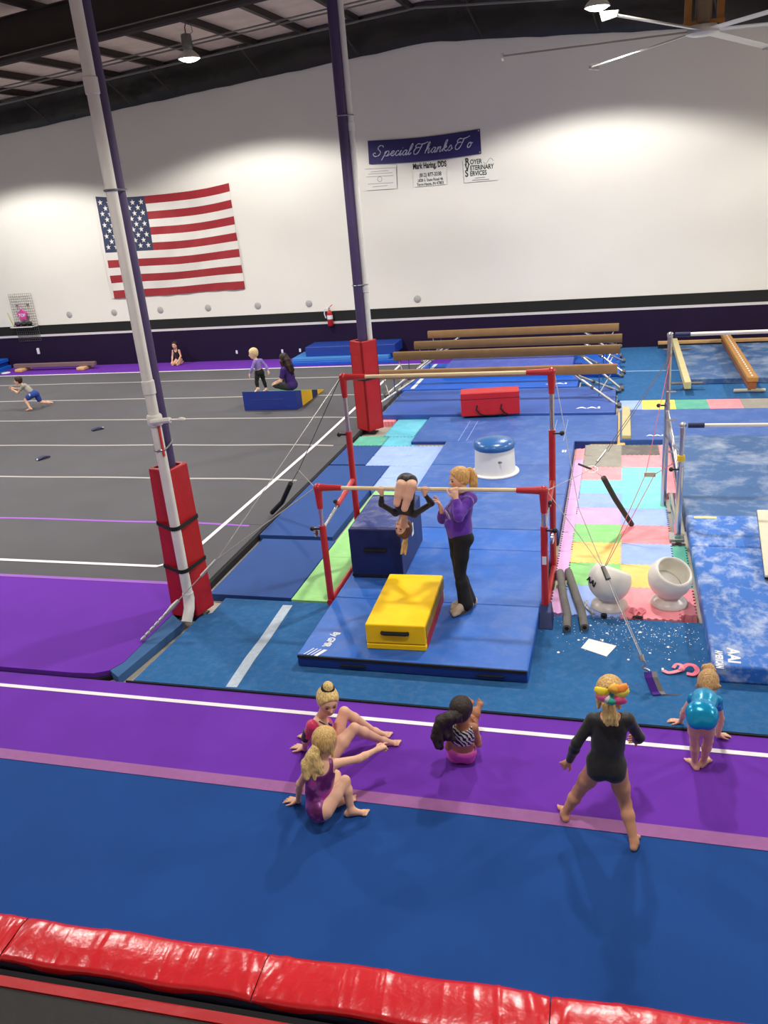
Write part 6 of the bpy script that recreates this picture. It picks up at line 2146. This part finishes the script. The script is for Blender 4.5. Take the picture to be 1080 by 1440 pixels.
# 7 -- girl hanging upside down, tucked, on the low bar
s = .66
BZ, BY_ = zlo, ylo
rail_cut = cone('rail', V3(LXa, ylo, zlo), V3(LXb, ylo, zlo), .0195, .0195, .004)      # flesh and cloth close round the rail
J = dict(P=PY(573, 682, 7.95), N=PY(568, 722, 7.93), H=PY(567, 742, 7.90), SR=PY(583, 723, 7.92), SL=PY(556, 721, 7.92), WR=PY(597, 695, 7.80), WL=PY(537, 695, 7.80), ER=PY(607, 708, 7.84), EL=PY(536, 709, 7.84),
         HR=PY(578, 681, 7.90), HL=PY(564, 680, 7.90), KR=PY(573, 711, 7.70), KL=PY(562, 708, 7.70), AR=PY(574, 688, 7.80), AL=PY(563, 687, 7.80))
J['P'] = V3(PY(573, 682, 7.87)[0], 7.87, 1.488)
J['HR'] = V3(PY(579, 680, 7.72)[0], 7.715, 1.497)
J['HL'] = V3(PY(564, 680, 7.72)[0], 7.715, 1.497)
J['KR'] = PY(569, 715, 7.66)
J['KL'] = PY(558, 708, 7.66)
for sd in 'RL':
    J['A' + sd] = V3((J['K' + sd][0] + J['H' + sd][0]) / 2, 7.745, J['K' + sd][2] + .15)
J['DR'] = (V3(0, -.05, 1), V3(0, 1, -.1), -1, 1.15)
J['DL'] = (V3(0, -.05, 1), V3(0, 1, -.1), 1, 1.15)
J['TR'] = (V3(-.8, .0, .25), V3(0, -.9, .1))
J['TL'] = (V3(.8, .0, .25), V3(0, -.9, .1))
Q = build_person('person', 'girl in a black leotard hanging upside down in a tuck from the low rail', J, s, SKIN, dict(hf=(-.45, -.85, .15), hu=(0, -.1, -1), hh=.205, z0=1.0, sw=.225, limb=.93, hipw=1.0, carve=[rail_cut], brow=(120, 86, 60)))
garment(Q, 'leotard', m_leo_black, tor, .006, cuts=[(lerp(J['EL'], J['WL'], .9), nz(J['WL'] - J['EL']), .05), (lerp(J['ER'], J['WR'], .9), nz(J['WR'] - J['ER']), .05)],
        subs=[ell('n', J['N'] + V3(0, -.0, -.03), np.eye(3), (.06, .07, .05), .01), rail_cut])
hd = Q['hd']
hair_cap(Q, hair_mat('chestnut_hair', (104, 70, 46), .4))
tail = [hd(.0, -.18, .40), hd(.06, -.12, .62), hd(.14, -.02, .9), hd(.16, .06, 1.3)]
field_object('ponytail', m_blond2, Q['root'], strands(tail, .018, .014, 7, .016, 31), .0045)
hair_tie(Q, hd(0, -.18, .46), Q['Ah'][:, 2], .02, m_velcro)

# 8 -- boy lunging on the spring floor
s = .64
az = .004 + .062 * s
J = dict(P=V3(-14.03, 17.1, .36), N=V3(-14.24, 17.08, .60), H=V3(-14.33, 17.03, .72), SL=V3(-14.17, 16.98, .60), SR=V3(-14.28, 17.18, .57), EL=V3(-14.34, 16.93, .44), WL=V3(-14.50, 16.98, .50), ER=V3(-14.44, 17.22, .46), WR=V3(-14.56, 17.08, .52),
         HL=V3(-14.05, 17.03, .34), HR=V3(-14.0, 17.16, .34), KL=V3(-14.18, 16.95, .25), AL=V3(-14.06, 16.9, az), KR=V3(-13.98, 17.22, .12), AR=V3(-13.80, 17.30, .08))
J['DL'] = (V3(-.8, .2, .3), V3(0, .9, 0), 1, .5)
J['DR'] = (V3(-.9, 0, .3), V3(0, -.9, 0), -1, .5)
J['TL'] = (V3(-.75, -.35, 0), up3)
J['TR'] = (V3(.9, .2, -.25), V3(.2, 0, -1))
Q = build_person('person', 'boy in a grey shirt and blue shorts lunging on the grey carpet', J, s, SKIN, dict(hf=(-.85, -.45, .0), hu=(-.1, 0, 1), hh=.2, z0=0.0, sw=.21, limb=1.05, vox=.008, brow=(60, 40, 30)))
garment(Q, 'shirt', mat('grey_shirt', (164, 160, 150), .85, var=.25, vscale=14), ('belly', 'chest', 'shl'), .012, cuts=[sleeve_cut(J, 'L', .6), sleeve_cut(J, 'R', .6)], extra=[sleeve(J, 'L', .6, s), sleeve(J, 'R', .6, s)])
garment(Q, 'shorts', mat('blue_shorts', (34, 66, 150), .8), ('pelvis', 'thighL', 'thighR'), .014, cuts=[(lerp(J['HL'], J['KL'], .8), nz(J['KL'] - J['HL']), .09), (lerp(J['HR'], J['KR'], .85), nz(J['KR'] - J['HR']), .09)])
MB().ball(lerp(J['HL'], J['HR'], .2) + V3(-.0, -.09, .02), .04, scale=(.8, .3, 1.2)).build('shorts_panel', mat('pale_panel', (186, 200, 214), .8), Q['root'], smooth=True)
hair_cap(Q, m_brown, face=(0, .42, -.2), fr_=(.42, .36, .48))

# 9 -- girl kneeling against the wall
s = .64
x0_, y0_ = -12.75, 22.05
J = dict(P=V3(x0_, y0_ + .12, .17), N=V3(x0_, y0_ + .05, .47), H=V3(x0_, y0_ + .02, .60), SL=V3(x0_ + .10, y0_ + .04, .43), SR=V3(x0_ - .10, y0_ + .04, .43), EL=V3(x0_ + .14, y0_ + .02, .27), ER=V3(x0_ - .14, y0_ + .02, .27), WL=V3(x0_ + .10, y0_ - .12, .14), WR=V3(x0_ - .10, y0_ - .12, .14),
         HL=V3(x0_ + .06, y0_ + .10, .14), HR=V3(x0_ - .06, y0_ + .10, .14), KL=V3(x0_ + .08, y0_ - .16, .07), KR=V3(x0_ - .08, y0_ - .16, .07), AL=V3(x0_ + .07, y0_ + .12, .045), AR=V3(x0_ - .07, y0_ + .12, .045))
for k_ in J:
    J[k_] = J[k_] - V3(0, 0, .015)
J['KL'][2] = J['KR'][2] = .036
for e, sd in ((1, 'L'), (-1, 'R')):
    J['D' + sd] = (V3(-e * .3, -.9, -.3), V3(0, 0, -1), -e, .3)
    J['T' + sd] = (V3(0, .98, 0), V3(0, 0, -1))
Q = build_person('person', 'small girl in a black leotard kneeling in front of the purple wainscot', J, s, SKIN, dict(hf=(.1, -1, -.05), hu=(0, 0, 1), hh=.2, z0=0.0, sw=.21, vox=.008, brow=(50, 34, 28)))
garment(Q, 'leotard', m_leo_black, ('pelvis', 'belly', 'chest', 'shl'), .006, cuts=[(J['SL'] - V3(.015, 0, 0), V3(1, 0, 0), .06), (J['SR'] + V3(.015, 0, 0), V3(-1, 0, 0), .06)], subs=[ell('n', J['N'] + V3(0, -.05, .0), np.eye(3), (.05, .06, .08), .01)])
hair_cap(Q, m_brown, extra=[cone('hair', Q['hd'](-.3, -.15, -.1), Q['hd'](-.34, -.1, -.6), .03, .015, .02), cone('hair', Q['hd'](.3, -.15, -.1), Q['hd'](.34, -.1, -.6), .03, .015, .02)])

# 10 -- toddler walking on the wedge
s = .57
wz = .425
J = dict(P=V3(-7.55, 16.74, .84), N=V3(-7.585, 16.72, 1.11), H=V3(-7.615, 16.70, 1.25), SL=V3(-7.58, 16.62, 1.06), SR=V3(-7.50, 16.80, 1.07), EL=V3(-7.63, 16.56, .94), WL=V3(-7.70, 16.55, .83), ER=V3(-7.42, 16.84, .94), WR=V3(-7.36, 16.80, .83),
         HL=V3(-7.58, 16.70, .80), HR=V3(-7.52, 16.78, .80), KL=V3(-7.60, 16.64, .63), KR=V3(-7.50, 16.80, .62), AL=V3(-7.58, 16.61, wz + .055), AR=V3(-7.46, 16.80, .418))
dy = G(357, 553, wz) - J['AL']
for k_ in J:
    J[k_] = J[k_] + V3(dy[0] + .02, 0, 0)
J['DL'] = (V3(-.2, -.1, -.9), V3(.6, .3, 0), -1, .3)
J['DR'] = (V3(.2, -.1, -.9), V3(-.6, .3, 0), 1, .3)
J['TL'] = (V3(-.6, -.7, -.25), up3)
J['TR'] = (V3(-.5, -.75, .0), up3)
Q = build_person('person', 'toddler in a lilac top and black leggings walking on the wedge mat', J, s, (236, 196, 172), dict(hf=(-.85, -.5, -.15), hu=(0, 0, 1), hh=.215, z0=wz, sw=.195, limb=1.05, vox=.008, brow=(190, 160, 120)))
garment(Q, 'top', mat('lilac_jersey', (142, 122, 196), .7, wrinkle=.2, wscale=12), ('belly', 'chest', 'shl', 'uarmL', 'farmL', 'uarmR', 'farmR'), .008, cuts=[(lerp(J['EL'], J['WL'], .9), nz(J['WL'] - J['EL']), .05), (lerp(J['ER'], J['WR'], .9), nz(J['WR'] - J['ER']), .05)], subs=[ell('n', J['N'] + V3(0, 0, .02), np.eye(3), (.05, .05, .05), .01)])
garment(Q, 'leggings', m_trous, ('pelvis', 'thighL', 'thighR', 'calfL', 'calfR'), .007, cuts=[(lerp(J['KL'], J['AL'], .8), nz(J['AL'] - J['KL']), .07), (lerp(J['KR'], J['AR'], .8), nz(J['AR'] - J['KR']), .07)])
hair_cap(Q, hair_mat('pale_blond_hair', (226, 200, 150), .2), face=(0, .44, -.2), fr_=(.42, .36, .46))

# 11 -- coach sitting on the wedge
s = .94
zs = .33
bx_, by_ = -7.10, 17.05
J = dict(P=V3(bx_, by_, zs + .13), N=V3(bx_ - .05, by_ - .02, zs + .55), H=V3(bx_ - .10, by_ - .02, zs + .72), SL=V3(bx_ - .07, by_ - .19, zs + .50), SR=V3(bx_ - .05, by_ + .16, zs + .50), EL=V3(bx_ - .14, by_ - .24, zs + .26), WL=V3(bx_ - .30, by_ - .12, zs + .18), ER=V3(bx_ - .2, by_ + .18, zs + .26), WR=V3(bx_ - .36, by_ + .05, zs + .18),
         HL=V3(bx_ - .03, by_ - .09, zs + .10), HR=V3(bx_ - .03, by_ + .09, zs + .10), KL=V3(bx_ - .34, by_ - .08, zs + .13), KR=V3(bx_ - .36, by_ + .22, zs + .14), AL=V3(bx_ - .16, by_ + .12, zs + .05), AR=V3(bx_ - .30, by_ + .45, zs - .04))
J['DL'] = (V3(-.8, .4, -.2), V3(0, 0, -1), 1, .5)
J['DR'] = (V3(-.8, -.3, -.2), V3(0, 0, -1), -1, .5)
J['TL'] = (V3(-.3, .9, 0), up3)
J['TR'] = (V3(-.5, .8, -.2), up3)
Q = build_person('person', 'long haired coach in a dark purple shirt sitting on the wedge mat', J, s, SKIN, dict(hf=(-.85, .45, -.1), hu=(0, 0, 1), hh=.22, z0=zs, sw=.33, limb=.95, vox=.009, brow=(50, 34, 28)))
garment(Q, 'shirt', mat('dark_purple_shirt', (56, 26, 104), .85, wrinkle=.3, wscale=8), ('pelvis', 'belly', 'chest', 'shl', 'uarmL', 'uarmR'), .018, cuts=[(lerp(J['SL'], J['EL'], .75), nz(J['EL'] - J['SL']), .1), (lerp(J['SR'], J['ER'], .75), nz(J['ER'] - J['SR']), .1)])
garment(Q, 'trousers', mat('charcoal_trousers', (52, 50, 54), .85), ('pelvis', 'thighL', 'thighR', 'calfL', 'calfR'), .012)
hd = Q['hd']
hair_cap(Q, m_brown, extra=strands([hd(0, -.35, .25), hd(-.05, -.5, -.2), hd(-.02, -.62, -.8), hd(.02, -.66, -1.35)], .045, .04, 8, .05, 44) + strands([hd(-.2, -.15, .2), hd(-.38, -.1, -.3), hd(-.40, -.2, -.8)], .03, .02, 3, .02, 45))
